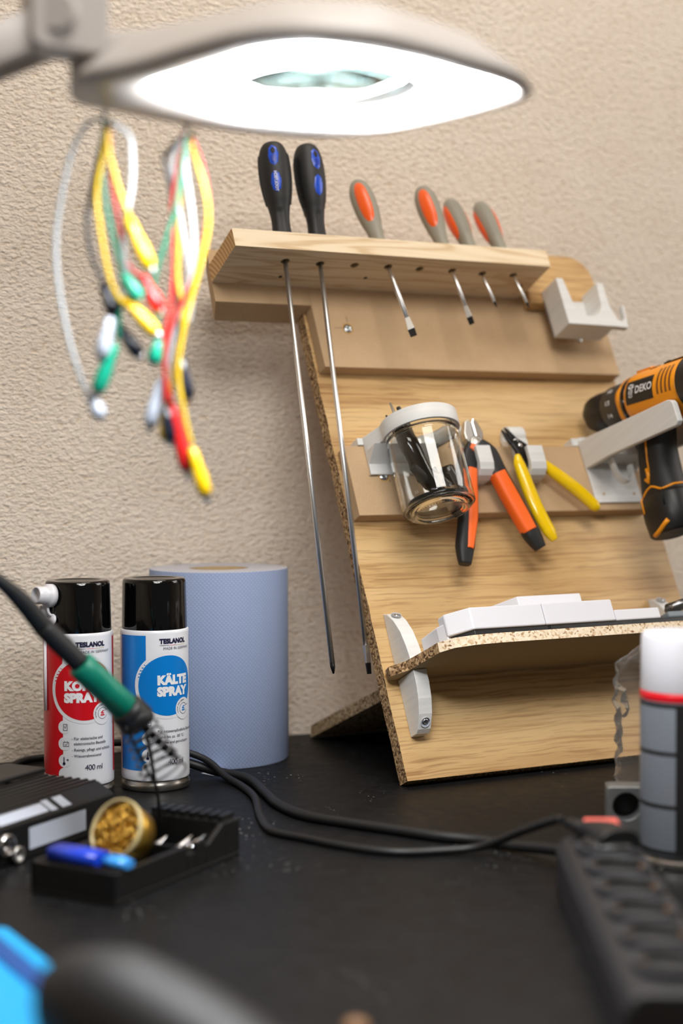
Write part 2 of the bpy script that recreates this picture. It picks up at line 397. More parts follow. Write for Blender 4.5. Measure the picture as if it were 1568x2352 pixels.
# ------------------------------------------------------------------ the setting (desk top is z = 0)
FLOOR = -.745
struct('wall_back', MB().box(-1.3, 3.0, 0, .12, FLOOR, 1.75), M['stucco'])
struct('floor', MB().box(-1.3, 3.0, -3.6, .12, FLOOR - .05, FLOOR), M['floor'])
struct('ceiling', MB().box(-1.3, 3.0, -3.6, .12, 1.75, 1.8), M['ceiling'])
struct('wall_left', MB().box(-1.42, -1.3, -3.6, .12, FLOOR, 1.75), M['ceiling'])
struct('wall_right', MB().box(3.0, 3.12, -3.6, .12, FLOOR, 1.75), M['ceiling'])
t = thing('workbench', 'long black workbench top against the stucco wall', 'desk', (.7, -.45, FLOOR))
build('desk_top', MB().box(-1.6, 1.6, -.47, .446, -FLOOR - .028, -FLOOR), M['desk'], t, .002)
for x in (-1.5, 1.5):
    for y in (-.4, .38): build('leg', MB().box(x - .03, x + .03, y - .03, y + .03, 0, -FLOOR - .028), M['black'], t, .003)

# ------------------------------------------------------------------ leaning tool board: local x along it, y up it, z out of it
BETA = .45049
BO = Vector((.70642, -.31244, .016 * sin(BETA)))
BROT = (pi / 2 - BETA, 0, 0)
def on_board(name, label, cat, group=None): return thing(name, label, cat, BO, BROT, group)

tb = on_board('tool_board', 'oak veneered chipboard tool rack leaning against the stucco wall', 'tool rack')
BT = .588
p = MB(); r_ = .034
out = [(0, 0), (.388, 0), (.388, BT - r_)] + [(.388 - r_ + r_ * cos(a), BT - r_ + r_ * sin(a)) for a in [pi / 2 * k / 8 for k in range(1, 9)]] + [(0, BT)]
# side runs slightly ragged like the sawn edge
rag = [(0 + random.uniform(-.0006, .0006), BT * k / 40) for k in range(39, 0, -1)]
p.prism(out + rag, -.016, 0, XYZ, mi=0, mside=1)
build('back_panel', p, [M['oak'], M['chip_raw']], tb)
build('batten', MB().box(.004, .3700, .2685, .3465, .0002, .016), [M['mdf']], tb, .0008, label='middle plain fibreboard batten carrying the tool hooks')
build('batten', MB().box(.003, .3845, .4386, .579, .0002, .016), [M['mdf']], tb, .0008, label='upper plain fibreboard batten under the screwdriver ledge')
e = MB()
a_ = [(-.1068, .512), (.003, .5125), (.003, .578), (-.105, .575)]
b_ = [(-.094, .512), (.003, .5125), (.003, .578), (-.092, .575)]
e.add([(x, y, .016) for x, y in a_] + [(x, y, -.022) for x, y in b_], [(0, 1, 2, 3), (7, 6, 5, 4), (0, 4, 5, 1), (1, 5, 6, 2), (2, 6, 7, 3), (3, 7, 4, 0)])
build('batten_extension', e, M['mdf'], tb, .0006)
# oak corner block behind the cup bracket
ob = [(.2745, .520), (.372, .520), (.372, .556)] + [(.372 - .03 + .03 * cos(a), .556 + .03 * sin(a)) for a in [pi / 2 * k / 8 for k in range(1, 9)]] + [(.2745, .586)]
build('corner_block', MB().prism(ob, .0162, .033, XYZ), M['oak'], tb, .001)
# pine ledge with drilled holes: cells of quads around every hole
SV0, SV1, SH0, SH1 = .5346, .5552, .0162, .0850
SL, SR = -.1064, .2728
HOLES = [(-.0424, .0628), (-.0022, .0620), (.0375, .0635), (.0773, .0643), (.1160, .0643), (.1565, .0644), (.1962, .0628), (.2361, .0634)]
led = MB(); hw = .0175; hn = 24; hr = .0046
def square_pts(cu, ch, w, h0, h1, n):
    out = []
    for k in range(n):
        a = 2 * pi * k / n + pi / 4 + 2 * pi / n * 0; c, s_ = cos(a), sin(a); m_ = max(abs(c), abs(s_))
        x = cu + w * c / m_; y = ch + (h1 - ch if s_ > 0 else ch - h0) * s_ / m_
        out.append((x, y))
    return out
edges = []
for i, (u, h) in enumerate(HOLES):
    w = hw
    outer = square_pts(u, h, w, SH0, SH1, hn); inner = circ(u, h, hr, hn, pi / 4)
    b = len(led.v)
    for v in (SV0, SV1): led.v += [(x, v, z) for x, z in outer] + [(x, v, z) for x, z in inner]
    for k in range(hn):
        j = (k + 1) % hn
        for f, mi, sm in (((k, hn + k, hn + j, j), 0, 0), ((2 * hn + k, 2 * hn + j, 3 * hn + j, 3 * hn + k), 0, 0), ((hn + k, 3 * hn + k, 3 * hn + j, hn + j), 2, 1)):
            led.f.append([b + q for q in f]); led.sm.append(bool(sm)); led.mi.append(mi)
    edges.append((u - w, u + w))
fill = [(SL, edges[0][0])] + [(edges[i][1], edges[i + 1][0]) for i in range(7)] + [(edges[7][1], SR)]
for x0, x1 in fill:
    for v in (SV0, SV1): led.add([(x0, v, SH0), (x1, v, SH0), (x1, v, SH1), (x0, v, SH1)], [(0, 1, 2, 3)])
for z in (SH0, SH1): led.add([(SL, SV0, z), (SR, SV0, z), (SR, SV1, z), (SL, SV1, z)], [(0, 1, 2, 3)])
for x in (SL, SR): led.add([(x, SV0, SH0), (x, SV1, SH0), (x, SV1, SH1), (x, SV0, SH1)], [(0, 1, 2, 3)], mi=1)
build('screwdriver_ledge', led, [M['pine'], M['pine_end'], M['core']], tb)
def screw_head(parent, u, v, h, ax=(0, 0, 1), r=.0042, name='screw'):
    s = MB(); A = Vector(ax).normalized(); o = Vector((u, v, h))
    s.lathe([(r * 1.25, -.0005), (r * 1.25, .0002), (r, .0003), (r * .96, .0007), (r * .55, .0012), (r * .5, .0006), (0, .0004)], 16, o, A)
    ex = A.orthogonal().normalized(); ey = A.cross(ex)
    for d, w in ((ex, ey), (ey, ex)):
        s.add([o + A * .0013 + d * r * .5 + w * r * .09, o + A * .0013 + d * r * .5 - w * r * .09, o + A * .0013 - d * r * .5 - w * r * .09, o + A * .0013 - d * r * .5 + w * r * .09], [(0, 1, 2, 3)])
    return build(name, s, M['screw'], parent)
for u, v in ((.0405, .4860), (.3405, .4850), (.0418, .3120)):
    screw_head(tb, u, v, .0161)
    build('countersink', MB().ring(circ(u, v, .0052, 20), circ(u, v, .0068, 20), .0160, .01625, XYZ), M['rubber_tan'], tb)
for u, h in ((-.036, .034), (.0612, .041), (.288 - .03, .044)):
    build('nail_hole', MB().prism(circ(u, h, .0022, 12), SV0 - .0002, SV0 + .001, lambda p, q, t: (p, t, q)), M['dark_steel'], tb)
for u0, u1, v0, v1, h in ((.0245, .0365, .3120, .3124, .0162), (.025, .036, .4862, .4865, .0162), (.0415, .0418, .494, .501, .0162), (.0475, .0480, .3055, .3080, .0162)):
    build('pencil_mark', MB().box(u0, u1, v0, v1, h - .0002, h), M['black_deep'], tb)
# prop plate behind the board
pp = MB()
q0 = Vector((0, -.030, .0002)); q1 = Vector((0, -.2515, .0860)); dn = (q1 - q0).normalized(); nn = Vector((0, -dn.z, dn.y)); nn = nn if nn.z > 0 else -nn
vs = []
for x in (.742, 1.075):
    for q, k in ((q0, 0), (q0 + dn * .006, 1), (q1, 1), (q1, 0)): vs.append(Vector((x, 0, 0)) + q + nn * (.0125 * k))
pp.add(vs, [(0, 1, 2, 3), (7, 6, 5, 4), (0, 4, 5, 1), (1, 5, 6, 2), (2, 6, 7, 3), (3, 7, 4, 0)])
inv = (Matrix.Translation(BO) @ Euler(BROT).to_matrix().to_4x4()).inverted()
build('prop_plate', pp.xf(inv), M['chip'], tb)

# ------------------------------------------------------------------ screwdrivers in the ledge
def frame_r(prof, z):
    for (r0, z0), (r1, z1) in zip(prof, prof[1:]):
        if z0 <= z <= z1: return r0 + (r1 - r0) * (z - z0) / max(z1 - z0, 1e-9)
    return prof[-1][0]
def patch(prof, rf, th0, zc, hw_, hh, lift, e=2.6, nu=14, nv=18, dome=0.0):
    """raised pad hugging a lathe surface; half width hw_ (m), half height hh"""
    mb = MB(); vs = []; R = 7; n = 28
    vs.append((0, 0))
    for k in range(1, R + 1):
        for x, y in superell(n, e): vs.append((x * hw_ * k / R, y * hh * k / R))
    pts = []
    for i, (x, y) in enumerate(vs):
        z = zc + y; r = frame_r(prof, z); th = th0 + x / max(r, .004)
        q = hypot(x / hw_, y / hh); edge = 1 if q < .93 else 0.0
        r2 = (rf(th, z, r) if rf else r) + lift * edge + dome * (1 - min(q, 1) ** 2) - (.0002 if not edge else 0)
        pts.append((r2 * cos(th), r2 * sin(th), z))
    fs = [(0, 1 + k, 1 + (k + 1) % n) for k in range(n)]
    for k in range(R - 1):
        a, b = 1 + k * n, 1 + (k + 1) * n
        fs += [(a + j, b + j, b + (j + 1) % n, a + (j + 1) % n) for j in range(n)]
    return mb.add(pts, fs, True)
def smooth_prof(pr, k=5): return [(max(p.x, 0), p.y) for p in spline([(r, z, 0) for r, z in pr], k)]
def driver(loc, lean, spin, kind, down, hl, rmax, shaft_r, tip, label, group, zoff=.0225):
    t = thing('screwdriver', label, 'screwdriver', loc, (-lean, 0, 0), group)
    H = hl
    if kind == 'blue':
        pr = smooth_prof([(.0112, 0), (.0098, .012 * H / .107), (.0097, .022 * H / .107), (.0112, .034 * H / .107), (.0136, .045 * H / .107), (.0157, .06 * H / .107), (.0163, .075 * H / .107), (.0152, .092 * H / .107), (.0112, .103 * H / .107), (.0050, H), (0, H)])
        rf = lambda a, z, r: r * (1 - .10 * max(0, cos(2 * (a - spin))) ** 2 * min(1, max(0, (z - .05) / .02))) if z < .099 else r
        pr = [(r, z + zoff) for r, z in pr]
        rf2 = lambda a, z, r: r * (1 - .05 * (abs(cos(a - spin)) ** 3)) * (1 - .10 * (1 if z < zoff + .03 else 0) * abs(cos(1.5 * (a - spin))) ** 6)
        hd = build('handle', MB().lathe(pr, 40, rf=rf2), M['black_rub'], t)
        for zc, hh in ((zoff + .0885, .0122), (zoff + .0595, .0116)):
            for sgn in (0, pi):
                build('pad', patch(pr, rf2, spin + sgn, zc, .0060, hh, .0005, 4), M['blue_pad'], hd)
        build('hang_hole', patch(pr, rf2, spin, zoff + .0935, .0026, .0045, .0008, 3), M['black_deep'], hd)
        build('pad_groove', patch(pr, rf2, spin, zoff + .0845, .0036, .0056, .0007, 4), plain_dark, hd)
        rb = MB()
        for sgn in (-1, 1):
            for c in range(-3, 4):
                a = spin + sgn * pi / 2 + c * .125
                for k in range(26):
                    z = zoff + .040 + k * .0021
                    if abs(c) == 3 and (k < 3 or k > 23): continue
                    r = rf2(a, z, frame_r(pr, z)); ca, sa = cos(a), sin(a); d = Vector((ca, sa, 0)); w = Vector((-sa, ca, 0)) * .00075; u = Vector((0, 0, .00058)); o = Vector((r * ca, r * sa, z))
                    vs = [o - w - u - d * .0004, o + w - u - d * .0004, o + w + u - d * .0004, o - w + u - d * .0004, o - w * .5 - u * .5 + d * .0009, o + w * .5 - u * .5 + d * .0009, o + w * .5 + u * .5 + d * .0009, o - w * .5 + u * .5 + d * .0009]
                    rb.add(vs, [(4, 5, 6, 7), (0, 1, 5, 4), (1, 2, 6, 5), (2, 3, 7, 6), (3, 0, 4, 7)])
        build('grip_ribs', rb, M['black_rub'], hd, kind='stuff')
        if abs(spin + pi / 2 + radians(25)) < .2:
            vs, fs = text_mesh('TOOLTECH', .0042, .00006, 'CENTER', .95)
            mb = MB(); pts = []
            for x, y, _ in vs:
                z = zoff + .0592 + x; th = spin + (-(y - .0014)) / -frame_r(pr, z); r = rf2(th, z, frame_r(pr, z)) + .0011
                pts.append((r * cos(th), r * sin(th), z))
            build('lettering', mb.add(pts, fs), M['white_ink'], hd)
    else:
        pr = smooth_prof([(.0090, 0), (.0078, .010 * H / .1), (.0080, .02 * H / .1), (.0098, .034 * H / .1), (.0122, .052 * H / .1), (.0132, .07 * H / .1), (.0122, .085 * H / .1), (.0085, .096 * H / .1), (.004, H), (0, H)])
        pr = [(r * rmax / .0132, z + zoff) for r, z in pr]
        rf2 = lambda a, z, r: r * (1 - .09 * abs(cos(a - spin)) ** 4 * (1 if z > zoff + .025 else 0))
        hd = build('handle', MB().lathe(pr, 40, rf=rf2), M['grey_rub'], t)
        for sgn in (0, pi):
            build('pad', patch(pr, rf2, spin + sgn, zoff + H * .63, .0085, H * .285, .0004, 2.3, dome=.0010), M['orange_pad'], hd)
        build('collar', MB().lathe([(.0091 * rmax / .0132, zoff - .004), (.0096 * rmax / .0132, zoff - .001), (.0092 * rmax / .0132, zoff + .003)], 24), M['orange_pad'], t)
        rb = MB()
        for sgn in (-1, 1):
            for c in (-.30, -.15, 0, .15, .30):
                a = spin + sgn * pi / 2 + c
                for k in range(24):
                    z = zoff + H * .36 + k * H * .022; r = rf2(a, z, frame_r(pr, z)); d = Vector((cos(a), sin(a), 0)); w = Vector((-sin(a), cos(a), 0)) * .0006; u = Vector((0, 0, .0006)); o = d * r + Vector((0, 0, z))
                    rb.add([o - w - u - d * .0003, o + w - u - d * .0003, o + w + u - d * .0003, o - w + u - d * .0003, o + d * .0005], [(0, 1, 4), (1, 2, 4), (2, 3, 4), (3, 0, 4)])
        build('grip_dots', rb, M['grey_rub'], hd, kind='stuff')
    tl = .011 if kind == 'blue' else min(.009, down * .14)
    if tip == 'cross':
        build('shaft', MB().lathe([(shaft_r, zoff + .01), (shaft_r, -down + tl)], 16), M['steel'], t)
        tp = MB().lathe([(shaft_r * 1.01, -down + tl), (shaft_r * 1.01, -down + tl * .55), (shaft_r * .35, -down), (0, -down)], 16, rf=lambda a, z, r: r * (1 - .34 * abs(sin(2 * a)) ** 2 * (1 if z < -down + tl * .6 else 0)))
        build('tip', tp, M['dark_steel'], t)
    else:
        z1 = -down + tl * 1.0; z2 = -down + tl * 2.6
        build('shaft', MB().lathe([(shaft_r, zoff + .01), (shaft_r, z2)], 16), M['steel'], t)
        w = shaft_r * (1.55 if kind != 'blue' else 1.0)
        ca, sa = cos(spin), sin(spin)
        def blade(z0, z1_, w0, w1, t0, t1):
            ex = Vector((-sa, ca, 0)); ey = Vector((ca, sa, 0)); vs = []
            for z, ww, tt in ((z0, w0, t0), (z1_, w1, t1)):
                vs += [ex * ww + ey * tt + Vector((0, 0, z)), -ex * ww + ey * tt + Vector((0, 0, z)), -ex * ww - ey * tt + Vector((0, 0, z)), ex * ww - ey * tt + Vector((0, 0, z))]
            return MB().add(vs, [(0, 1, 2, 3), (7, 6, 5, 4), (0, 4, 5, 1), (1, 5, 6, 2), (2, 6, 7, 3), (3, 7, 4, 0)])
        build('blade', blade(z2, z1, shaft_r, w, shaft_r, shaft_r * .45), M['satin'], t, .0002)
        build('tip', blade(z1, -down, w * 1.01, w * .92, shaft_r * .46, shaft_r * .25), M['dark_steel'], t, .0001)
    return t
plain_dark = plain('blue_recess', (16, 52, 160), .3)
G1, G2 = 'long blue and black screwdrivers in the ledge', 'grey and orange screwdrivers in the ledge'
CAMA = -pi / 2 - radians(25)
driver((.664, -.1362, .5156), radians(14.4), CAMA, 'blue', .4255, .108, .0149, .0026, 'cross', 'long black screwdriver with cross tip and blue pads facing front, first from the left', G1)
driver((.7043, -.1355, .5152), radians(14.2), CAMA + radians(33), 'blue', .4280, .110, .0149, .0026, 'flat', 'long black screwdriver with slim flat tip, blue pads turned to one side', G1)
driver((.7837, -.1375, .5162), radians(35.2), CAMA - radians(10), 'grey', .0945, .1015, .0132, .0024, 'flat', 'largest grey screwdriver with wide orange front pad and broad flat blade', G2)
driver((.863, -.1377, .5163), radians(33.6), CAMA - radians(18), 'grey', .0730, .0975, .0128, .0020, 'flat', 'grey screwdriver with orange pad and small flat blade, fourth from the left', G2)
driver((.9027, -.1349, .5149), radians(38), CAMA - radians(72), 'grey', .0490, .0925, .0122, .0016, 'cross', 'grey screwdriver with pad half turned away and short cross tip, fifth in the row', G2)
driver((.9425, -.1368, .5158), radians(39), CAMA - radians(92), 'grey', .0500, .0925, .0122, .0015, 'cross', 'last grey screwdriver in the ledge, orange showing only at its edge', G2)

# ------------------------------------------------------------------ white printed holders on the battens
def jar_outline(off=0):
    R = .0405 + off; cu, ch = .0712, .058; pts = []
    # plate end at the batten, tangents to the ring
    pts.append((.0255, .0165)); 
    for k in range(25):
        a = radians(200 - 225 * k / 24); pts.append((cu + R * cos(a), ch + R * sin(a)))
    pts.append((.105, .0165))
    return pts
jh = on_board('jar_holder', 'white plastic ring bracket holding the glass jar on the middle batten', 'holder')
oc = circ(.0712, .058, .0375, 48, pi / 2)
# ring slab with a hole: outer outline sampled on the same angles
def ray_outline(cu, ch, poly, n, a0):
    out = []
    for k in range(n):
        a = a0 + 2 * pi * k / n; d = (cos(a), sin(a)); best = None
        for i in range(len(poly)):
            (x1, y1), (x2, y2) = poly[i], poly[(i + 1) % len(poly)]
            den = d[0] * (y2 - y1) - d[1] * (x2 - x1)
            if abs(den) < 1e-12: continue
            t_ = ((x1 - cu) * (y2 - y1) - (y1 - ch) * (x2 - x1)) / den; s_ = ((x1 - cu) * d[1] - (y1 - ch) * d[0]) / den
            if t_ > 0 and -1e-6 <= s_ <= 1 + 1e-6 and (best is None or t_ > best): best = t_
        out.append((cu + d[0] * best, ch + d[1] * best))
    return out
poly = jar_outline()
ro = ray_outline(.0712, .058, poly, 96, pi / 2)
build('ring', MB().ring(circ(.0712, .058, .0372, 96, pi / 2), ro, .3382, .3548, lambda p, q, t: (p, t, q), True), M['white_print'], jh, .0006)
build('back_plate', MB().box(.0262, .104, .3125, .3470, .0163, .0195), M['white_print'], jh, .0006)
build('top_lip', MB().box(.0200, .104, .3470, .3548, .0002, .0175), M['white_print'], jh, .0006)
gs = [(.0195, .338), (.040, .338), (.0195, .324)]
for u0, u1 in ((.0262, .104),): build('gusset', MB().prism([(h, v) for h, v in gs], u0, u1, lambda p, q, t: (t, q, p)), M['white_print'], jh, .0004)

jar = on_board('glass_jar', 'clear glass jar with tools hanging tilted in the white ring bracket', 'jar')
jc = (.0712, 0, .058); VY = (0, 1, 0)
JB, JT = .2512, .352
outer = [(.0, JB + .0028), (.022, JB + .0024), (.0245, JB + .0006), (.0275, JB), (.0325, JB + .0022), (.0362, JB + .0068), (.0374, JB + .013), (.0374, JT - .022), (.0366, JT - .0175), (.0345, JT - .0145), (.0338, JT - .010), (.0338, JT)]
inner = [(.0318, JT), (.0318, JT - .012), (.0330, JT - .017), (.0355, JT - .022), (.0356, JB + .014), (.0345, JB + .0085), (.0305, JB + .0052), (.0, JB + .0048)]
pr = smooth_prof(outer, 3) + [(r, z) for r, z in smooth_prof(inner, 3)]
GB = build('glass_body', MB().lathe(pr, 64, jc, VY), M['glass'], jar)
vs, fs = text_mesh('15', .0048, 0.0001, 'CENTER')
mb = MB(); th0 = radians(-1.2)
camdir = atan2(1.2508 - .058, -.7064 - .0712)
ex = Vector((-sin(camdir), 0, cos(camdir)))
pts = []
for x, y, _ in vs:
    th = camdir + .50 - x / .0374; pts.append((.0712 + .0376 * cos(th), JB + .0135 + y, .058 + .0376 * sin(th)))
build('embossed_number', mb.add(pts, fs), M['chrome'], GB)
rb = MB()
for k in range(60):
    th = 2 * pi * k / 60; c = Vector((.0712 + .0285 * cos(th), JB + .0003, .058 + .0285 * sin(th))); rad = Vector((cos(th), 0, sin(th))) * .0012; tn = Vector((-sin(th), 0, cos(th))) * .0006
    rb.add([c - rad - tn, c + rad - tn, c + rad + tn, c - rad + tn, c + Vector((0, -.0005, 0))], [(0, 1, 4), (1, 2, 4), (2, 3, 4), (3, 0, 4), (0, 3, 2, 1)])
build('knurled_base', rb, M['glass'], GB, kind='stuff')

def in_jar(name, label, cat, pts, r, mat, n=12, sec=None, upv=None, group=None):
    o = build(name, MB().tube(spline(pts, 8), lerp_list(r, (len(pts) - 1) * 8 + 1), n, sec, up=upv), mat)
    o.location = BO; o.rotation_euler = BROT
    return tag(o, label, cat, group)
JI = 'small things in the glass jar'
in_jar('bent_tool', 'thick curved black tool leaning inside the glass jar', 'tool', [(.047, .343, .062), (.051, .327, .062), (.058, .305, .060), (.067, .285, .058), (.078, .272, .056)], [.0075, .0105, .0100, .0085, .0065], M['black_gloss'], 16, None, None, JI)
in_jar('grip_sleeve', 'small matt black sleeve lying low against the jar glass', 'sleeve', [(.047, .298, .066), (.058, .290, .062), (.068, .284, .060)], [.0042, .0055, .0042], M['black_rub'], 12, None, None, JI)
coil = MB()
cp = [(.0712 + .0265 * cos(a), .2605 + .0007 * a, .058 + .0265 * sin(a)) for a in [radians(45) + k * pi / 40 for k in range(62)]]
coil.tube(cp, .0036, 8)
o = build('cable_coil', coil, M['black_gloss']); o.location = BO; o.rotation_euler = BROT; tag(o, 'coiled black cable lying on the bottom of the glass jar', 'cable', JI)
o = build('rubber_cap', MB().lathe([(.0055, 0), (.0078, .001), (.0080, .018), (.0066, .0205), (0, .021)], 24, (.0922, .2800, .060), (-.18, .95, .1)), M['black_gloss']); o.location = BO; o.rotation_euler = BROT
tag(o, 'short black cylindrical cap standing low in the jar', 'cap', JI)
for pts, lab in (([(.055, .286, .088), (.061, .276, .0885), (.066, .271, .088), (.071, .2685, .086)], 'clear plastic tube in the jar, nearer the handle'), ([(.0745, .288, .0860), (.079, .279, .0845), (.083, .271, .082)], 'ribbed clear plastic tube in the jar, beside the black cap')):
    in_jar('clear_tube', lab, 'tube', pts, [.0030, .0032, .0030], M['tube'], 12, None, None, JI)
tw = on_board('tweezers', 'steel tweezers with black coating poking out of the jar', 'tweezers', JI)
for a, b, mt in (((.0500, .3800, .0480), (.0640, .292, .050), M['satin']), ((.0425, .3660, .0470), (.0640, .290, .048), M['dark_steel'])):
    build('arm', MB().tube([a, Vector(a).lerp(Vector(b), .4), b], [(.0011, .0008), (.0034, .0014), (.0042, .0014)], 8), mt, tw)
in_jar('black_probe', 'thin black probe tip sticking up behind the white ring', 'probe', [(.0600, .3765, .0450), (.0660, .350, .047), (.070, .300, .050)], [.0022, .0030, .0028], M['black'], 10, None, None, JI)

def plier_hook(u0, u1, label):
    t = on_board('plier_hook', label, 'hook', 'white double hooks on the middle batten')
    c = [(.0125 + .0118 * cos(a), .3595 + .0118 * sin(a)) for a in [radians(-60 + 330 * k / 22) for k in range(23)]]
    # loop: thick ring seen end on
    to = lambda p, q, tt: (tt, q, p)
    build('loop', MB().ring(circ(.0125, .3590, .0052, 28), circ(.0125, .3590, .0115, 28), u0, u1, to, True), M['white_print'], t, .0006)
    build('stem', MB().prism([(.0163, .356), (.0235, .352), (.0225, .306), (.0163, .306)], u0, u1, to), M['white_print'], t, .0006)
    j = [(.0163, .3005), (.030, .2995), (.038, .3015), (.0435, .3065), (.0458, .3135), (.0458, .3330), (.0405, .3330), (.0402, .3150), (.0370, .3090), (.030, .3068), (.0163, .3070)]
    build('hook', MB().prism(j, u0, u1, to), M['white_print'], t, .0006)
    return t
plier_hook(.1415, .1590, 'white double hook carrying the orange side cutters')
plier_hook(.2055, .2250, 'white double hook carrying the yellow flush cutters')

# side cutters with orange handles
SE4 = superell(20, 3.2)
NB = (0, 0, 1)
sc = on_board('side_cutters', 'open side cutters with orange and black grips hanging beside the jar', 'pliers')
def grip(name, parent, pts, rr, mat, sec=SE4, k=8): return build(name, MB().tube(spline(pts, k), lerp_list(rr, (len(pts) - 1) * k + 1), sec=sec, up=NB), mat, parent)
L_ = [(.1465, .340, .0335), (.1385, .326, .0340), (.1300, .305, .034), (.1235, .280, .034), (.1165, .252, .033), (.1075, .225, .031), (.1030, .206, .030)]
R_ = [(.1530, .340, .036), (.1620, .328, .0365), (.1660, .308, .0360), (.1742, .283, .0350), (.1835, .257, .0335), (.1915, .236, .0320), (.1985, .2200, .0310)]
W_ = [(.0056, .0045), (.0088, .0062), (.0098, .0074), (.0097, .0076), (.0097, .0076), (.0098, .0074), (.0060, .0048)]
grip('handle', sc, L_, W_, M['black_rub']); grip('handle', sc, R_, W_, M['black_rub'])
def side(pts, du, dh): return [(u + du, v, h + dh) for u, v, h in pts]
Rm = spline(R_, 6); Lm = spline(L_, 6)
grip('orange_inlay', sc, [tuple(p) for p in side(Rm[13:33:4], -.0016, .0006)], [(.0086, .0080), (.0092, .0080), (.0090, .0080), (.0082, .0078)], M['orange'])
grip('orange_inlay', sc, [tuple(p) for p in side(Lm[11:32:4], .0030, .0006)], [(.0066, .0078), (.0074, .0080), (.0070, .0080), (.0046, .0076)], M['orange'])
grip('orange_inlay', sc, [(.1405, .3355, .0350), (.1450, .3320, .0356), (.1480, .3275, .035)], [(.0040, .005), (.0050, .0062), (.003, .005)], M['orange'])
jl = [(.1425, .3655), (.1478, .3685), (.1492, .3645), (.1490, .345), (.1440, .338), (.1385, .345), (.1380, .352)]
jr = [(.1500, .3645), (.1530, .3700), (.1575, .3630), (.1610, .3540), (.1605, .3470), (.1560, .339), (.1505, .345)]
build('jaw', MB().prism(jl, .0275, .0365, XYZ), M['satin'], sc, .0012, 2); build('jaw', MB().prism(jr, .0285, .0375, XYZ), M['chrome'], sc, .0012, 2)
build('pivot', MB().lathe([(.0085, .0265), (.0085, .0382), (.006, .0390), (.0045, .0386), (.0040, .0396), (0, .0398)], 28, (.1500, .3395, 0), NB), M['satin'], sc)

# flush cutters with yellow handles
fc = on_board('flush_cutters', 'small black flush cutters with yellow dipped handles on the hook', 'pliers')
YL = [(.2000, .3300, .0375), (.1955, .3245, .0385), (.1945, .3140, .0390), (.1962, .2990, .0390), (.1992, .2780, .0385), (.2040, .2560, .0380), (.2110, .2360, .0370), (.2150, .2265, .0365)]
YR = [(.2200, .3325, .0300), (.2275, .3215, .0310), (.2400, .3090, .0315), (.2545, .2965, .0315), (.2690, .2835, .0310), (.2830, .2680, .0305), (.2868, .2630, .0300)]
grip('grip', fc, YL[1:], [(.0030, .0030), (.0066, .0050), (.0078, .0058), (.0079, .0060), (.0078, .0060), (.0074, .0056), (.0036, .0030)], M['yellow'], ROUND)
grip('grip', fc, YR[1:], [(.0050, .0042), (.0070, .0054), (.0076, .0058), (.0076, .0058), (.0070, .0054), (.0034, .0028)], M['yellow'], ROUND)
grip('arm', fc, [(.1945, .3460, .0330), (.2005, .3400, .0335), (.2035, .3320, .0345), (.2025, .3220, .0365), (.1995, .3120, .0385)], [(.0030, .002), (.0062, .0024), (.0066, .0024), (.0060, .0024), (.0052, .0022)], M['dark_steel'])
grip('arm', fc, [(.1965, .3490, .0300), (.2045, .3430, .0305), (.2120, .3370, .0310), (.2200, .3280, .0315), (.2270, .3215, .0315)], [(.0030, .002), (.0055, .0024), (.0058, .0024), (.0056, .0024), (.0050, .0022)], M['dark_steel'])
grip('jaw', fc, [(.1880, .3570, .0330), (.1915, .3500, .0332), (.1965, .3420, .0335)], [(.0006, .0008), (.0022, .0016), (.0042, .0022)], M['dark_steel'])
grip('jaw', fc, [(.1935, .3605, .0315), (.1975, .3540, .0318), (.2020, .3450, .0320)], [(.0006, .0008), (.0022, .0016), (.0044, .0022)], M['dark_steel'])
build('pivot', MB().lathe([(.0026, .0355), (.0026, .0378), (.0018, .0384), (0, .0385)], 20, (.2035, .3370, 0), NB), M['chrome'], fc)
build('spring', MB().tube(spline([(.1985, .3440, .035), (.2010, .3445, .0362), (.2030, .3420, .036)], 6), .0007, 6), M['steel'], fc)

# cup bracket at the top right
cb = on_board('cup_bracket', 'cream plastic U-shaped bracket at the top corner of the rack', 'holder')
to = XYZ
arc = [(.3243 + .0195 * cos(a), .5045 + .0195 * sin(a)) for a in [pi + pi * k / 16 for k in range(17)]]
cup = [(.2914, .4740), (.3560, .4725), (.3725, .4718), (.3760, .5010), (.3728, .5012), (.3705, .4880)] + [(.3655 + .0052 * cos(a), .4850 + .0055 * sin(a)) for a in [0, -pi / 4, -pi / 2, -3 * pi / 4]] + [(.3570, .4900), (.3548, .5300), (.3462, .5296)] + list(reversed(arc)) + [(.3005, .5330), (.2914, .5330)]
main = [(.2914, .4740), (.3555, .4728), (.3548, .5300), (.3462, .5296)] + list(reversed(arc)) + [(.3005, .5330), (.2914, .5330)]
build('body', MB().prism(main, .0335, .066, XYZ), M['white_print'], cb, .0005)
hk = [(.3550, .4728), (.3725, .4718), (.3762, .5010), (.3728, .5012)] + [(.3655 + .0062 * cos(a), .4862 + .0065 * sin(a)) for a in [-.2, -pi / 4, -pi / 2, -3 * pi / 4, -pi]] + [(.3550, .5000)]
build('side_hook', MB().prism(hk, .0585, .066, XYZ), M['white_print'], cb, .0004)
build('back_plate', MB().box(.2914, .3550, .4742, .5220, .0332, .0360), M['white_print'], cb, .0004)
screw_head(cb, .3120, .5120, .0362)

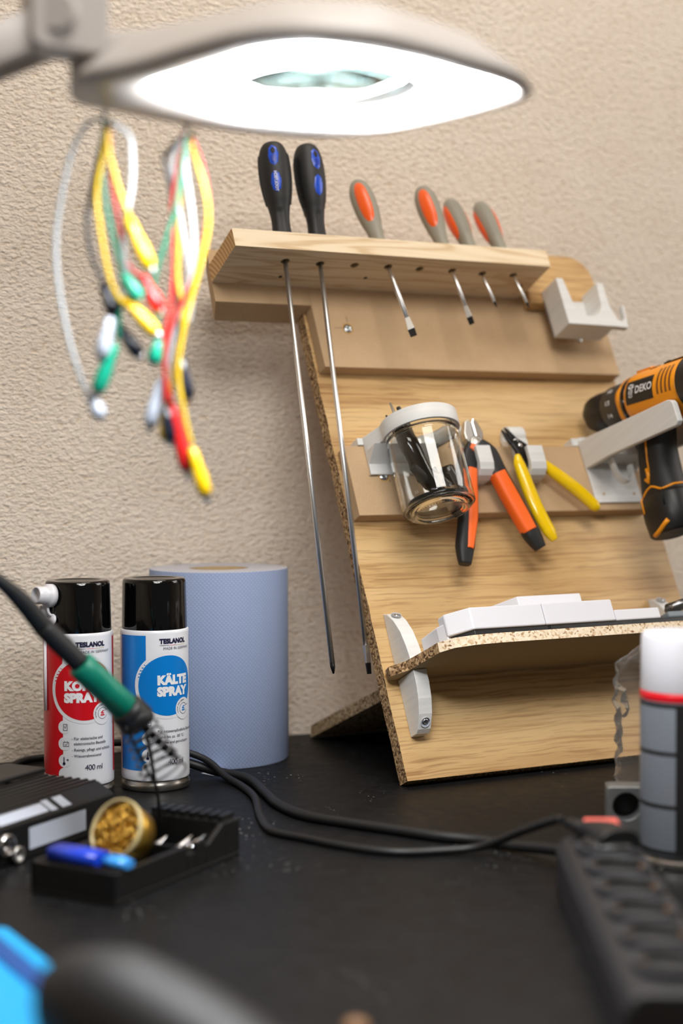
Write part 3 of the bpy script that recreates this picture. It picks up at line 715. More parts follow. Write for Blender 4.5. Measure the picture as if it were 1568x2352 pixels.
# drill bracket
db = on_board('drill_bracket', 'white plastic arm bracket holding the cordless drill, hook underneath', 'holder')
build('back_plate', MB().prism(rrect(.2970, .3600, .2765, .3560, .003), .0163, .0190, XYZ), M['white_print'], db, .0004)
SL_ = .19
def arm(u0, u1, name='arm'):
    pts = [(.0165, .3520), (.172, .3215), (.177, .3190), (.179, .3150), (.179, .2945), (.174, .2915), (.0600, .3130), (.0190, .3175), (.0165, .3140)]
    return build(name, MB().prism(pts, u0, u1, lambda p, q, t: (t, q, p)), M['white_print'], db, .0012, 3)
arm(.2960, .3030); arm(.3610, .3680)
build('top_lip', MB().box(.2890, .3680, .3468, .3560, .0002, .0165), M['white_print'], db, .0006)
build('crossbar', MB().prism([(.0190, .345), (.045, .340), (.045, .3225), (.0190, .3225)], .303, .361, lambda p, q, t: (t, q, p)), M['white_print'], db, .0008)
hkp = [(.3190, .3215, .036), (.3195, .3080, .0365), (.3225, .2985, .037), (.3290, .2935, .0375), (.3355, .2960, .038), (.3385, .3040, .0385), (.3395, .3120, .039)]
build('hook', MB().tube(spline(hkp, 6), [(.0022, .0045)] * 37, sec=SE4, up=NB), M['white_print'], db)
for u, v in ((.3095, .2865), (.3510, .2865)): build('screw', MB().lathe([(.0016, .0188), (.0016, .0193), (0, .0193)], 12, (u, v, 0), NB), M['rubber_tan'], db)

# ------------------------------------------------------------------ cordless drill lying across the bracket arms
dl = on_board('cordless_drill', 'amber and black cordless drill resting in the white arm bracket', 'drill')
A0 = Vector((.332, .3855, .0145)); ADIR = Vector((0, -.2906, .9568)).normalized()
def sf(s): return s * 1.45 if s < .0285 else (.0413 + (s - .0285) * 1.5 if s < .0495 else s + .0235)
def dax(s): return A0 + ADIR * sf(s)
DR = 1.07
def dl_lathe(name, prof, mat, n=40, rf=None): return build(name, MB().lathe([(r * DR, sf(z)) for r, z in prof], n, A0, ADIR, rf=rf), mat, dl)
dl_lathe('chuck', [(.0060, -.004), (.0120, 0), (.0185, .003), (.0208, .009), (.0212, .026), (.0198, .028)], M['black'], rf=lambda a, z, r: r * (1 - .03 * (abs(sin(4 * a)) > .8)))
TR = dl_lathe('torque_ring', [(.0222, .0285), (.0232, .031), (.0240, .048), (.0236, .0495)], M['drill_grey'])
for k in range(9):
    a = 2 * pi * k / 9
vs_all = MB()
ex = ADIR.orthogonal().normalized(); ey = ADIR.cross(ex)
camv = (Vector((-.7064, -.2687, 1.2508)) - dax(.04)).normalized()
a_cam = atan2(camv.dot(ey), camv.dot(ex))
for k in range(-4, 6):
    vs, fs = text_mesh(str(((k + 4) * 2 + 5) % 19 + 1), .0062, .0001, 'CENTER')
    pts = []
    for x, y, _ in vs:
        th = a_cam + .55 * k + .2 + (y - .002) / .0240; s_ = .0395 + x
        pts.append(dax(s_) + (ex * cos(th) + ey * sin(th)) * .0243 * DR)
    vs_all.add(pts, fs)
build('ring_numbers', vs_all, M['white_ink'], TR)
dl_lathe('collar', [(.0236, .0500), (.0256, .0515), (.0262, .0575), (.0250, .059)], M['drill_y'], rf=lambda a, z, r: r * (1 + .03 * cos(6 * a)))
dl_lathe('band', [(.0256, .0590), (.0268, .0600), (.0268, .0655), (.0258, .0665)], M['black_gloss'])
GH = dl_lathe('gear_housing', [(.0262, .0665), (.0278, .0690), (.0285, .0780), (.0285, .150), (.0275, .154)], M['drill_y'], 48)
dl_lathe('motor_housing', [(.0278, .1535), (.0296, .1555), (.0300, .170), (.0296, .205), (.0270, .214), (.018, .219), (0, .220)], M['black_rub'], 48)
# details on the side towards the room
def drill_patch(name, s0, s1, a0, a1, r, mat, n=10):
    mb = MB(); vs = []
    for i in range(n + 1):
        th = a0 + (a1 - a0) * i / n
        for s_ in (s0, s1): vs.append(dax(s_) + (ex * cos(th) + ey * sin(th)) * (r * DR))
    for i in range(n + 1):
        th = a0 + (a1 - a0) * i / n
        for s_ in (s0, s1): vs.append(dax(s_) + (ex * cos(th) + ey * sin(th)) * (r * DR - .003))
    m_ = 2 * (n + 1)
    fs = [(2 * i, 2 * i + 1, 2 * i + 3, 2 * i + 2) for i in range(n)] + [(0, m_, m_ + 1, 1), (2 * n, 2 * n + 1, m_ + 2 * n + 1, m_ + 2 * n)]
    fs += [(2 * i + k, 2 * i + 2 + k, m_ + 2 * i + 2 + k, m_ + 2 * i + k) for i in range(n) for k in (0, 1)]
    return build(name, mb.add(vs, fs, False), mat, GH)
# find the angle whose direction is "up the rack" so patches sit right
upv = Vector((0, 1, .15)).normalized(); a_up = atan2(upv.dot(ey), upv.dot(ex))
lft = Vector((-1, 0, 0)); a_l = atan2(lft.dot(ey), lft.dot(ex))
sg = 1 if sin(a_up - a_l) > 0 else -1
ang = lambda deg: a_l + sg * radians(deg)         # 0 faces left, 90 faces up the rack
drill_patch('badge_plate', .0735, .1180, ang(-14), ang(34), .0290, M['black'])
for i in range(4): drill_patch('vent_slot', .1245 + i * .0065, .1275 + i * .0065, ang(-10), ang(46), .0288, M['brass'] if 0 else plain_dark if 0 else M['socket_tan'])
drill_patch('grip_insert', .118, .158, ang(68), ang(100), .0300, M['black'])
for i in range(3): drill_patch('speed_mark', .1305 + i * .008, .1355 + i * .008, ang(74), ang(88), .0303, M['drill_y'])
for i in range(2): drill_patch('raised_mark', .098, .108, ang(62 + i * 9), ang(66 + i * 9), .0292, M['socket_tan'])
drill_patch('speed_switch', .108, .114, ang(90), ang(108), .0320, M['black'])
drill_patch('bulge', .068, .092, ang(75), ang(125), .0305, M['drill_y'])
vs, fs = text_mesh('DEKO', .0105, .0002, 'LEFT', .98)
pts = []
for x, y, _ in vs:
    th = ang(5 + (y) / .029 * 57.3); pts.append(dax(.0895 + x) + (ex * cos(th) + ey * sin(th)) * .0293 * DR)
build('lettering', MB().add(pts, fs), M['white_ink'], GH)
em = MB()
def flat(shape):
    P_ = []
    for x, y in shape:
        th = ang(5 + y / .029 * 57.3); P_.append(dax(.0775 + x) + (ex * cos(th) + ey * sin(th)) * .0293 * DR)
    em.add(P_, [list(range(len(P_)))])
for sgn in (-1, 1):
    q = lambda l: [(.005 + sgn * x, y) for x, y in l]
    flat(q([(.0005, -.001), (.0012, -.001), (.0012, .0075), (.0005, .0075)])); flat(q([(.0022, .000), (.0032, .0005), (.0032, .0045), (.0022, .0045)])); flat(q([(.0005, -.0035), (.0026, -.0025), (.0032, -.0005), (.0022, -.0008), (.0018, -.0018), (.0005, -.0024)]))
    flat(q([(.0016, .0055), (.0042, .0062), (.0046, .0105), (.0036, .0085), (.0016, .0078)])); flat(q([(.0002, .0088), (.0028, .0092), (.0024, .0106), (.0002, .0104)]))
build('emblem', em, M['white_ink'], GH)
# grip: hangs down the rack
GP = [(.332, .352, .122), (.332, .332, .109), (.332, .304, .098), (.332, .276, .0915), (.332, .252, .0880)]
GW = [(.0185, .0240), (.0180, .0225), (.0175, .0220), (.0190, .0235), (.0205, .0265)]
dl_parts = {}
dl_parts['grip'] = build('grip', MB().tube(spline(GP, 8), lerp_list(GW, 33), sec=superell(32, 2.5), up=NB), M['black_rub'], dl)
bt = [(.332, .254, .0882), (.332, .250, .0878), (.332, .230, .0858), (.332, .2125, .0840), (.332, .2100, .0837)]
dl_parts['battery_pack'] = build('battery_pack', MB().tube(bt, [(.0210, .0270), (.0225, .0285), (.0225, .0290), (.0205, .0270), (.0180, .0245)], sec=superell(32, 2.5), up=NB), M['black'], dl)
def on_grip(pts, r, name, mat=None, path=GP, wid=GW):
    """amber trim lines: (t along grip, angle deg; 0 faces left, 90 faces the room)"""
    sp_ = spline(path, 8); wd = lerp_list(wid, len(sp_)); P_ = []
    for t_, a in pts:
        k = min(int(t_ * (len(sp_) - 1)), len(sp_) - 2); f = t_ * (len(sp_) - 1) - k
        c = sp_[k].lerp(sp_[k + 1], f); w = wd[k]
        ca, sa = cos(radians(a)), sin(radians(a)); g = (abs(ca) ** 2.5 + abs(sa) ** 2.5) ** (-1 / 2.5)
        T_ = (sp_[k + 1] - sp_[k]).normalized(); E1 = T_.cross(Vector(NB)).normalized(); E2 = E1.cross(T_)
        if E1.x > 0: E1 = -E1
        if E2.z < 0: E2 = -E2
        P_.append(c + E1 * (w[0] * ca * g * 1.01) + E2 * (w[1] * sa * g * 1.01))
    return build(name, MB().tube(P_, r, 8), mat or M['drill_y'], BAT if path is bt else GRIP_P)
GRIP_P = dl_parts['grip']; BAT = dl_parts['battery_pack']
on_grip([(.36, -16), (.34, 2), (.335, 8), (.46, 8), (.62, 8), (.74, 10)], .0011, 'trim_line')
on_grip([(.70, 2), (.76, 6), (.84, 2), (.80, -6)], .0022, 'trim_line')
on_grip([(1.0, -30), (.94, -22), (.90, -6), (.885, 8), (.90, 18), (.94, 32), (.955, 38), (.945, 48), (.92, 70), (.91, 100), (.91, 130)], .0013, 'trim_line')
BW = [(.0212, .0272), (.0226, .0287), (.0226, .0291), (.0207, .0272), (.0182, .0247)]
on_grip([(.02, -30), (.2, -30), (.42, -28)], .0011, 'trim_line', None, bt, BW)
on_grip([(.84, -14), (.78, 0), (.72, 12), (.66, 26), (.62, 36)], .0026, 'trim_line', None, bt, BW)
on_grip([(.02, 38), (.2, 37), (.42, 36)], .0009, 'seam', M['black_deep'], bt, BW)
tg = [(.332, .338, .0830), (.332, .328, .0790), (.332, .316, .0785), (.332, .309, .0800)]
build('trigger', MB().tube(spline(tg, 5), lerp_list([(.0080, .0075), (.0085, .0090), (.0085, .0085), (.0070, .0060)], 16), sec=superell(20, 2.5), up=NB), M['black'], dl)
build('trigger_trim', MB().tube(spline([(.3255, .338, .0905), (.3250, .322, .0885), (.3255, .308, .0870)], 5), .0060, 10), M['drill_y'], dl)
vs, fs = text_mesh('12V  Li-ion', .0046, .00005, 'CENTER'); mb = MB()
build('base_print', mb.add([(.334 + x, .2098, .0835 - y) for x, y, _ in vs], fs), M['grey_ink'], BAT)

# ------------------------------------------------------------------ chipboard shelf with white brackets
sh = on_board('chipboard_shelf', 'small chipboard shelf low on the rack with clipped corner and white brackets', 'shelf')
so = [(.0005, .0040), (-.0015, .0150), (.0105, .0300), (.0165, .0640), (.0185, .0800), (.0290, .0910), (.0500, .0962), (.0760, .0978), (.375, .0985), (.375, .0010), (.004, .0010)]
def _side():
    mb = MB(); mb.prism(so, .0995, .1092, lambda p, q, t: (p, t, q), mi=0, mside=1)
    for i in range(len(mb.f)):
        if mb.mi[i] == 1:
            us = [mb.v[k][0] for k in mb.f[i]]
            if max(us) < .0195: mb.mi[i] = 2
    return mb
build('shelf_board', _side(), [M['beige'], M['chip_pale'], M['chip_raw']], sh)
def shelf_bracket(u0, u1):
    arcp = [(0.0002, .168), (.008, .165), (.0175, .155), (.0255, .141), (.0305, .124), (.0330, .1095)]
    arcq = [(.0335, .0992), (.0335, .086), (.0310, .071), (.0255, .057), (.0165, .0445), (.012, .0415), (.0002, .0415)]
    b1 = build('bracket', MB().prism([(h, v) for h, v in arcp] + [(.0002, .1095)], u0, u1, lambda p, q, t: (t, q, p)), M['white_print'], sh, .0006)
    b2 = build('bracket', MB().prism([(h, v) for h, v in arcq] + [(.0002, .0992)], u0, u1, lambda p, q, t: (t, q, p)), M['white_print'], sh, .0006)
    for bk_, h, v, ax in ((b1, .0125, .1615, (0, .75, .66)), (b2, .0205, .0505, (0, -.62, .78))):
        o_ = Vector(((u0 + u1) / 2, v, h)); A = Vector(ax).normalized()
        build('screw_recess', MB().lathe([(.0050, .0012), (.0050, .0002), (.0001, .0002)], 20, o_, A, cap=False), M['white_print'], bk_)
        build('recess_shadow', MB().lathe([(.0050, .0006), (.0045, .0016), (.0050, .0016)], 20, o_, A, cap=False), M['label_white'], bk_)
        screw_head(bk_, *(o_ + A * .0008), ax, .0034)
shelf_bracket(.0139, .0285); shelf_bracket(.3420, .3565)
TV = .1094
tray = on_board('black_tray', 'flat black plastic tray along the shelf edge under the white lids', 'tray')
tp = [(.0370, .0200), (.0370, .0755), (.0535, .0935), (.1360, .0935), (.1365, .0915), (.1395, .0915), (.1400, .0935), (.365, .0935), (.365, .0200)]
build('tray_body', MB().prism(tp, TV, TV + .0056, lambda p, q, t: (p, t, q)), M['black_tray'], tray, .0005)
build('divider', MB().box(.1365, .1395, TV + .0005, TV + .005, .0918, .0932), M['dark_steel'], tray)
T2 = TV + .0058
def lid(label, pts, v0, v1):
    o = build('box_lid', MB().prism(pts, v0, v1, lambda p, q, t: (p, t, q)), M['white_lid'], None, .0015, 3)
    o.location = BO; o.rotation_euler = BROT
    return tag(o, label, 'lid', 'white plastic box lids on the chipboard shelf')
lid('white lid with clipped corner at the front of the chipboard shelf', [(.0330, .0780), (.0525, .0955), (.1338, .0955), (.1338, .0660), (.0330, .0660)], T2, .1372)
lid('plain white lid butted against the clipped one, front of the shelf', [(.1345, .0955), (.2175, .0955), (.2175, .0660), (.1345, .0660)], T2, .1376)
lid('tallest white lid standing behind the front pair', [(.1040, .0230), (.1170, .0450), (.1300, .0655), (.2060, .0655), (.2060, .0200), (.1040, .0200)], T2, .1565)
lid('low white lid next to the clear bit case', [(.2190, .0940), (.2745, .0940), (.2745, .0660), (.2190, .0660)], T2, .1268)
lid('translucent white lid tucked against the curved bracket', [(.0298, .0330), (.0298, .0660), (.0335, .0765), (.0650, .0650), (.0650, .0330)], TV + .0001, .1290)
bc = on_board('bit_case', 'clear and grey bit case at the right end of the shelf', 'case')
build('case_base', MB().box(.2860, .362, T2, .1225, .060, .0925), M['grey_case'], bc, .002)
for k, (u, h) in enumerate(((.289, .090), (.296, .080))):
    build('clear_sleeve', MB().tube([(u, .1265, h), (u + .03, .1330, h), (u + .062, .1390, h)], .0042, 14), M['bit_clear'], bc)
    build('bit', MB().tube([(u + .006, .1278, h), (u + .05, .1370, h)], .0020, 6), M['steel'], bc)

# ------------------------------------------------------------------ spray cans
def face_cam(x, y): return atan2(-x, -(CAM.y - y))
def cyl_grid(R, th0, th1, z0, z1, nt=16, nz=1):
    mb = MB(); vs = [(R * sin(th0 + (th1 - th0) * i / nt), -R * cos(th0 + (th1 - th0) * i / nt), z0 + (z1 - z0) * j / nz) for j in range(nz + 1) for i in range(nt + 1)]
    return mb.add(vs, [(j * (nt + 1) + i, j * (nt + 1) + i + 1, (j + 1) * (nt + 1) + i + 1, (j + 1) * (nt + 1) + i) for j in range(nz) for i in range(nt)], True)
def cyl_disc(R, thc, zc, rx, rz, n=48, rings=6, clip=None):
    mb = MB(); vs = [(0, 0)]
    for k in range(1, rings + 1): vs += [(rx * k / rings * cos(2 * pi * i / n), rz * k / rings * sin(2 * pi * i / n)) for i in range(n)]
    P_ = [(R * sin(thc + x / R), -R * cos(thc + x / R), zc + z) for x, z in vs]
    fs = [(0, 1 + i, 1 + (i + 1) % n) for i in range(n)]
    for k in range(rings - 1): fs += [(1 + k * n + i, 1 + (k + 1) * n + i, 1 + (k + 1) * n + (i + 1) % n, 1 + k * n + (i + 1) % n) for i in range(n)]
    return mb.add(P_, fs, True)
def cyl_text(mb, R, txt, size, thc, z, bold=0., align='LEFT', sp=1.0, shear=0):
    vs, fs = text_mesh(txt, size, bold, align, sp)
    mb.add([(R * sin(thc + x / R), -R * cos(thc + x / R), z + y) for x, y, _ in vs], fs)
def cyl_stroke(mb, R, pts, w, thc, zc, closed=False):
    P_ = [Vector((x, z, 0)) for x, z in pts]; n = len(P_)
    for i in range(n if closed else n - 1):
        a, b = P_[i], P_[(i + 1) % n]; d = (b - a).normalized(); nrm = Vector((-d.y, d.x, 0)) * w / 2; e_ = d * w * .3
        q = [a - nrm - e_, b - nrm + e_, b + nrm + e_, a + nrm - e_]
        mb.add([(R * sin(thc + v.x / R), -R * cos(thc + v.x / R), zc + v.y) for v in q], [(0, 1, 2, 3)])
RC = .0325
def spray_can(x, y, turn, ink, words, lines, label, ml, nozzle=False):
    t = thing('spray_can', label, 'spray can', (x, y, 0), (0, 0, face_cam(x, y) + turn), 'two labelled spray cans by the wall')
    bd_ = build('body', MB().lathe([(.0322, .0105), (.0325, .0115), (RC, .0150), (RC, .1490), (.0322, .1515), (.0316, .1522), (.0300, .1525)], 72), M['can_white'], t)
    build('base_rim', MB().lathe([(.0290, .0004), (.0318, .0002), (.0326, .0020), (.0329, .0050), (.0324, .0072), (.0312, .0090), (.0312, .0104), (.0321, .0108)], 72), M['tin'], t)
    cp_ = build('cap', MB().lathe([(.0309, .1500), (.0311, .1520), (.0302, .1955), (.0296, .1985), (.0284, .1997), (.0215, .1998), (.0205, .1990), (0, .1990)], 72), M['black_gloss'], t)
    D = radians
    R1, R2, R3 = RC + .00012, RC + .00024, RC + .00036
    panel = MB(); g = cyl_grid(R1, D(-72), D(-14.5), .0205, .1478, 18, 1); panel.add(g.v, g.f, True)
    g = cyl_grid(R1, D(84), D(140), .0205, .1478, 14, 1); panel.add(g.v, g.f, True)
    wr = cyl_disc(R2, D(22.5), .1008, .0326, .0318, 56); 
    pd = build('printed_panel', panel, M[ink], bd_)
    build('ring_print', wr, M['can_white'], bd_)
    build('round_print', cyl_disc(R3, D(23), .1005, .0293, .0284, 64), M[ink], bd_)
    for z in (.0662, .0508, .0350, .0225): build('icon_print', cyl_disc(R2, D(-12), z, .0062, .0062, 28, 2), M['can_white'], bd_)
    build('icon_print', cyl_disc(R3 + .00012, D(53), .0775, .0100, .0104, 32, 3), M['can_white'], bd_)
    R4 = R3 + .00026
    tx = MB()
    cyl_text(tx, R4, 'TESLANOL', .0060, D(8), .1404, .00032, 'LEFT', 1.0)
    cyl_text(tx, R4, 'MADE IN GERMANY', .0034, D(14), .1344, 0, 'LEFT', 1.05)
    for k, (ln, z) in enumerate(lines): cyl_text(tx, R4, ln, .0037, D(0 if ln.startswith('-') else 3.4), z, .00002, 'LEFT', .98)
    cyl_text(tx, R4, ml, .0072, D(21), .0262, 0, 'LEFT', .9)
    # little drawings in the round tabs: case, board, thermometer
    zz = (.0662, .0508, .0350)
    cyl_stroke(tx, R4, [(-.0018, -.0028), (.0018, -.0028), (.0018, .0028), (-.0018, .0028)], .0004, D(-10), zz[0], True)
    cyl_stroke(tx, R4, [(-.001, .001), (0, -.0008), (.001, .0018)], .0004, D(-10), zz[0])
    cyl_stroke(tx, R4, [(-.0026, -.0022), (.0026, -.0022), (.0026, .0016), (-.0026, .0016)], .0004, D(-9), zz[1], True)
    cyl_stroke(tx, R4, [(-.0012, .0016), (-.0012, .0028)], .0005, D(-9), zz[1]); cyl_stroke(tx, R4, [(.0012, .0016), (.0012, .0028)], .0005, D(-9), zz[1])
    cyl_stroke(tx, R4, [(-.0014, -.0004), (-.0002, -.0012), (.0016, .0008)], .0004, D(-9), zz[1])
    cyl_stroke(tx, R4, [(-.001, .0034), (-.001, -.0012)], .0009, D(-11), zz[2]); g = cyl_disc(R4, D(-12.7), zz[2] - .0024, .0014, .0014, 16, 2); tx.add(g.v, g.f)
    for a in range(3): cyl_stroke(tx, R4, [(.0012 * cos(a * pi / 3), .0012 * sin(a * pi / 3)), (-.0012 * cos(a * pi / 3), -.0012 * sin(a * pi / 3))], .0003, D(-6.5), zz[2] + .001)
    cyl_stroke(tx, R4, [(.0052 * cos(a), .0052 * sin(a)) for a in [radians(30 + 310 * k / 20) for k in range(21)]], .0004, D(53), .0775)
    cyl_stroke(tx, R4, [(.002, .002), (.0075, .0032)], .0004, D(53), .0775)
    arcw = 'LEICHT DOSIERBAR'
    for i, ch in enumerate(arcw):
        vs, fs = text_mesh(ch, .0022, 0, 'CENTER'); a = radians(205 - 118 * i / (len(arcw) - 1)); ro_ = a - pi / 2; px, pz = .0072 * cos(a), .0072 * sin(a)
        tx.add([(R4 * sin(D(53) + (px + vx * cos(ro_) - vy * sin(ro_)) / R4), -R4 * cos(D(53) + (px + vx * cos(ro_) - vy * sin(ro_)) / R4), .0775 + pz + vx * sin(ro_) + vy * cos(ro_)) for vx, vy, _ in vs], fs)
    build('lettering', tx, M['navy'], bd_)
    mk = MB(); g = cyl_grid(R4, D(49), D(57), .0752, .0764, 3); mk.add(g.v, g.f); g = cyl_grid(R4, D(50), D(56), .0770, .0780, 3); mk.add(g.v, g.f)
    cyl_stroke(mk, R4, [(-.0012, .0008), (.001, .0022)], .0012, D(53), .0775); build('can_icon', mk, M[ink], bd_)
    bar = MB(); g = cyl_grid(R4, D(8), D(24), .1384, .1387, 6); bar.add(g.v, g.f); build('underline', bar, M['navy'], bd_)
    bar = MB(); g = cyl_grid(R4, D(24.5), D(39), .1384, .1387, 6); bar.add(g.v, g.f); build('underline', bar, M['pink_ink'], bd_)
    bar = MB(); g = cyl_grid(R4, D(39.5), D(57), .1384, .1387, 6); bar.add(g.v, g.f); build('underline', bar, M['sand_ink'], bd_)
    ttl = MB()
    for w_, z, th in words: cyl_text(ttl, R4, w_, .0112, D(th), z, .0008, 'LEFT', 1.02)
    build('title_lettering', ttl, M['white_ink'], bd_)
    dot = MB()
    if nozzle:
        nz = Vector((sin(D(-38)), -cos(D(-38)), 0)); o_ = nz * .0300 + Vector((0, 0, .1870)); axn = (nz + Vector((-.25, -.15, .12))).normalized()
        n_ = MB().lathe([(.0108, .001), (.0106, .0065), (.0084, .0075), (.0082, .0120), (.0078, .018), (.0068, .0188), (.0060, .0150), (.003, .014), (0, .014)], 28, o_, axn); build('nozzle', n_, M['white_lid'], cp_)
        f_ = MB().tube(spline([o_ + axn * .006 + Vector((0, 0, -.006)), o_ + nz * .006 + Vector((.001, 0, -.015)), o_ + nz * .004 + Vector((.002, 0, -.018))], 5), .0013, 8); build('hinge', f_, M['white_lid'], cp_)
        build('flap', MB().lathe([(.0056, 0), (.0058, .0012), (.0045, .002), (0, .002)], 24, o_ + nz * .003 + Vector((.002, 0, -.0225)), (nz + Vector((0, 0, .3)))), M['white_lid'], cp_)
        sx = nz.cross(Vector((0, 0, 1))); stp = Vector((sin(D(-50)), -cos(D(-50)), 0)) * .0342
        build('spray_straw', MB().tube([stp + Vector((0, 0, .146)), stp + Vector((0, 0, .080))], .0014, 10), M['white_lid'], t)
        build('clip', MB().box(stp.x - .004, stp.x + .004, stp.y - .003, stp.y + .003, .160, .178), M['white_lid'], t, .001)
    return t
spray_can(.4285, -.176, radians(-12), 'red', [('KONTAKT', .1005, -11), ('SPRAY', .0895, -11)],
          [('- Für elektrische und', .0545), ('elektronische Bauteile', .0498), ('- Reinigt, pflegt und schützt', .0440), ('- Wasserabweisend', .0384)],
          'red and white spray can with black cap and white nozzle, further left', '400 ml', True)
spray_can(.50054, -.18662, 0, 'sky', [('KÄLTE', .1020, 4), ('SPRAY', .0912, 4)],
          [('- Für hitzeempfindliche Bauteile', .0565), ('- Kühlt bis ca. -50 °C', .0512), ('- Farblos und geruchsarm', .0460)],
          'blue and white spray can with glossy black cap beside the paper roll', '400 ml')

# front can at the right edge
fcn = thing('aerosol_can', 'white-capped aerosol can with red band and grey woven pattern label', 'spray can', (.7640, -.6400, 0), (0, 0, face_cam(.764, -.64)))
build('body', MB().lathe([(.0318, .009), (.0325, .012), (.0325, .128), (.0318, .1295)], 64), M['carbon'], fcn)
build('base_rim', MB().lathe([(.029, .0004), (.0322, .0002), (.0332, .003), (.0326, .0065), (.0310, .0085), (.0316, .0094)], 64), M['tin'], fcn)
build('red_band', MB().lathe([(.0322, .1270), (.0327, .1275), (.0327, .1330), (.0320, .1338)], 64), M['red'], fcn)
build('cap', MB().lathe([(.0316, .1335), (.0322, .1345), (.0316, .1745), (.0306, .1775), (.0288, .1787), (0, .1790)], 64), M['white_lid'], fcn)
bd = MB()
for z in (.1232, .0868, .0465, .012): g = cyl_grid(.03265, -pi / 2, pi / 2, z, z + .0032, 28); bd.add(g.v, g.f, True)
g = cyl_grid(.0328, radians(-9), radians(40), .012, .1265, 14); bd.add(g.v, g.f, True)
build('dark_print', bd, M['black'], fcn)

# ------------------------------------------------------------------ blue paper roll
pr_ = thing('paper_roll', 'large blue embossed paper towel roll standing on the bench by the wall', 'paper roll', (.61086, -.0812, 0))
build('paper', MB().lathe([(.0718, .0003), (.0724, .0015), (.0724, .1978), (.0718, .1990)], 96, cap=False), M['paper'], pr_)
build('top_layers', MB().ring(circ(0, 0, .0312, 64), circ(0, 0, .0719, 64), .0004, .1989, XYZ), M['paper_top'], pr_)
build('core', MB().ring(circ(0, 0, .0290, 48), circ(0, 0, .0311, 48), .0006, .1985, XYZ, True), M['core'], pr_)
o = build('loose_sheet', MB().box(-.012, .012, -.009, .009, 0, .0004), M['label_white']); o.location = (.574, -.160, .0002); o.rotation_euler = (0, 0, .35)
tag(o, 'pale paper scrap under the cable in front of the blue roll', 'paper')

# ------------------------------------------------------------------ cables on the bench
def cable(name, label, pts, r, k=8, n=10):
    return tag(build(name, MB().tube(spline(pts, k), r, n), M['cable']), label, 'cable')
cable('thin_cable', 'thinner black cable looping across the bench to the power strip', [(.4216, -.0956, .0264), (.4485, -.1092, .0306), (.4811, -.1258, .033), (.5136, -.1425, .032), (.5422, -.1631, .0243), (.5577, -.1793, .0168), (.5650, -.205, .0060), (.5659, -.2439, .0035), (.5567, -.2939, .0035), (.5313, -.3633, .0035), (.519, -.4147, .0035), (.5322, -.4499, .0035), (.5488, -.4873, .0035), (.5733, -.5218, .0035), (.6048, -.5355, .0035), (.636, -.555, .008), (.6440, -.6020, .030), (.6470, -.6380, .045), (.6450, -.6500, .0470)], .0034)
cable('thick_cable', 'thicker black cable running below the thin one to the power strip', [(.4942, -.1331, .0192), (.520, -.148, .017), (.542, -.1634, .014), (.562, -.180, .0075), (.5825, -.2202, .0045), (.5711, -.2861, .0045), (.5624, -.3339, .0045), (.5648, -.3824, .0045), (.5856, -.4239, .0045), (.6069, -.4612, .0045), (.6276, -.4971, .0045), (.6512, -.5259, .0045), (.664, -.560, .0060), (.668, -.600, .0120), (.665, -.640, .0180), (.6600, -.6680, .0200)], .0045)
cable('cable_loop', 'black cable loop lying against the wall left of the red can', [(.4801, -.0171, .0037), (.4428, -.0165, .0037), (.4157, -.0260, .0037), (.3887, -.0611, .0037), (.3786, -.0961, .0037), (.3811, -.1315, .0037), (.3894, -.1623, .0037)], .0035)

# ------------------------------------------------------------------ power strip
ps_dir = Vector((-.485, -.875, 0)).normalized()
psr = atan2(ps_dir.y, ps_dir.x)      # local x runs along the strip towards the room
ps = thing('power_strip', 'black multi-socket power strip with red switch at the bench corner', 'power strip', (.6560, -.6780, 0), (0, 0, psr))
# local +y is to the right of travel reversed: choose y so that strip lies right of the left edge
W2, Z1 = .0300, .0405
oute = [(-W2, 0), (W2, 0), (W2, .030), (W2 - .004, .037), (W2 - .010, Z1), (-W2 + .010, Z1), (-W2 + .004, .037), (-W2, .030)]
build('housing', MB().prism([(y, z) for y, z in oute], -.006, .322, YZX), M['strip'], ps, .003, 3)
for k in range(6):
    sx = .0443 + k * .0477
    so_ = build('socket', MB().ring(circ(sx, 0, .0185, 32), circ(sx, 0, .0215, 32), Z1 - .001, Z1 + .0052, XYZ, True), M['dark_case'], ps, .0006)
    s2 = build('socket_well', MB().prism(circ(sx, 0, .0185, 32), Z1 - .001, Z1 + .0006, XYZ), M['black_deep'], so_)
    build('well_shade', MB().ring(circ(sx, 0, .0168, 32), circ(sx, 0, .0184, 32), Z1 - .0005, Z1 + .0050, XYZ, True), M['black_deep'], so_)  # added black ring, with the black floor, paints the shade of a deep socket
    for y in (-.0160, .0160): build('earth_clip', MB().box(sx - .0022, sx + .0022, y - .0018, y + .0018, Z1 + .0004, Z1 + .0036), M['socket_tan'], so_)
build('switch_frame', MB().box(.0005, .018, -.014, .016, Z1 - .001, Z1 + .009), M['black'], ps, .001)
build('rocker_switch', MB().box(-.001, .015, -.0110, .0130, Z1, Z1 + .0135), M['red_lamp'], ps, .0015)
plg = thing('mains_plug', 'black angled mains plug pushed into the first socket of the strip', 'plug', (.6560, -.6780, 0), (0, 0, psr))
build('plug_body', MB().tube(spline([(.010, -.012, .0475), (.022, -.007, .0490), (.036, .000, .0495), (.056, .007, .0490)], 6), lerp_list([(.0060, .0060), (.0080, .0080), (.0125, .0100), (.0150, .0095)], 19), sec=superell(20, 2.6), up=NB), M['black'], plg)
build('plug_face', MB().lathe([(.0178, .0417), (.0182, .0440), (.0182, .0475), (.0150, .0500), (0, .0502)], 32, (.0443, .000, 0)), M['black'], plg)
build('strain_relief', MB().tube([(-.014, -.020, .0470), (.014, -.010, .0480)], [.0040, .0060], 12), M['black'], plg)

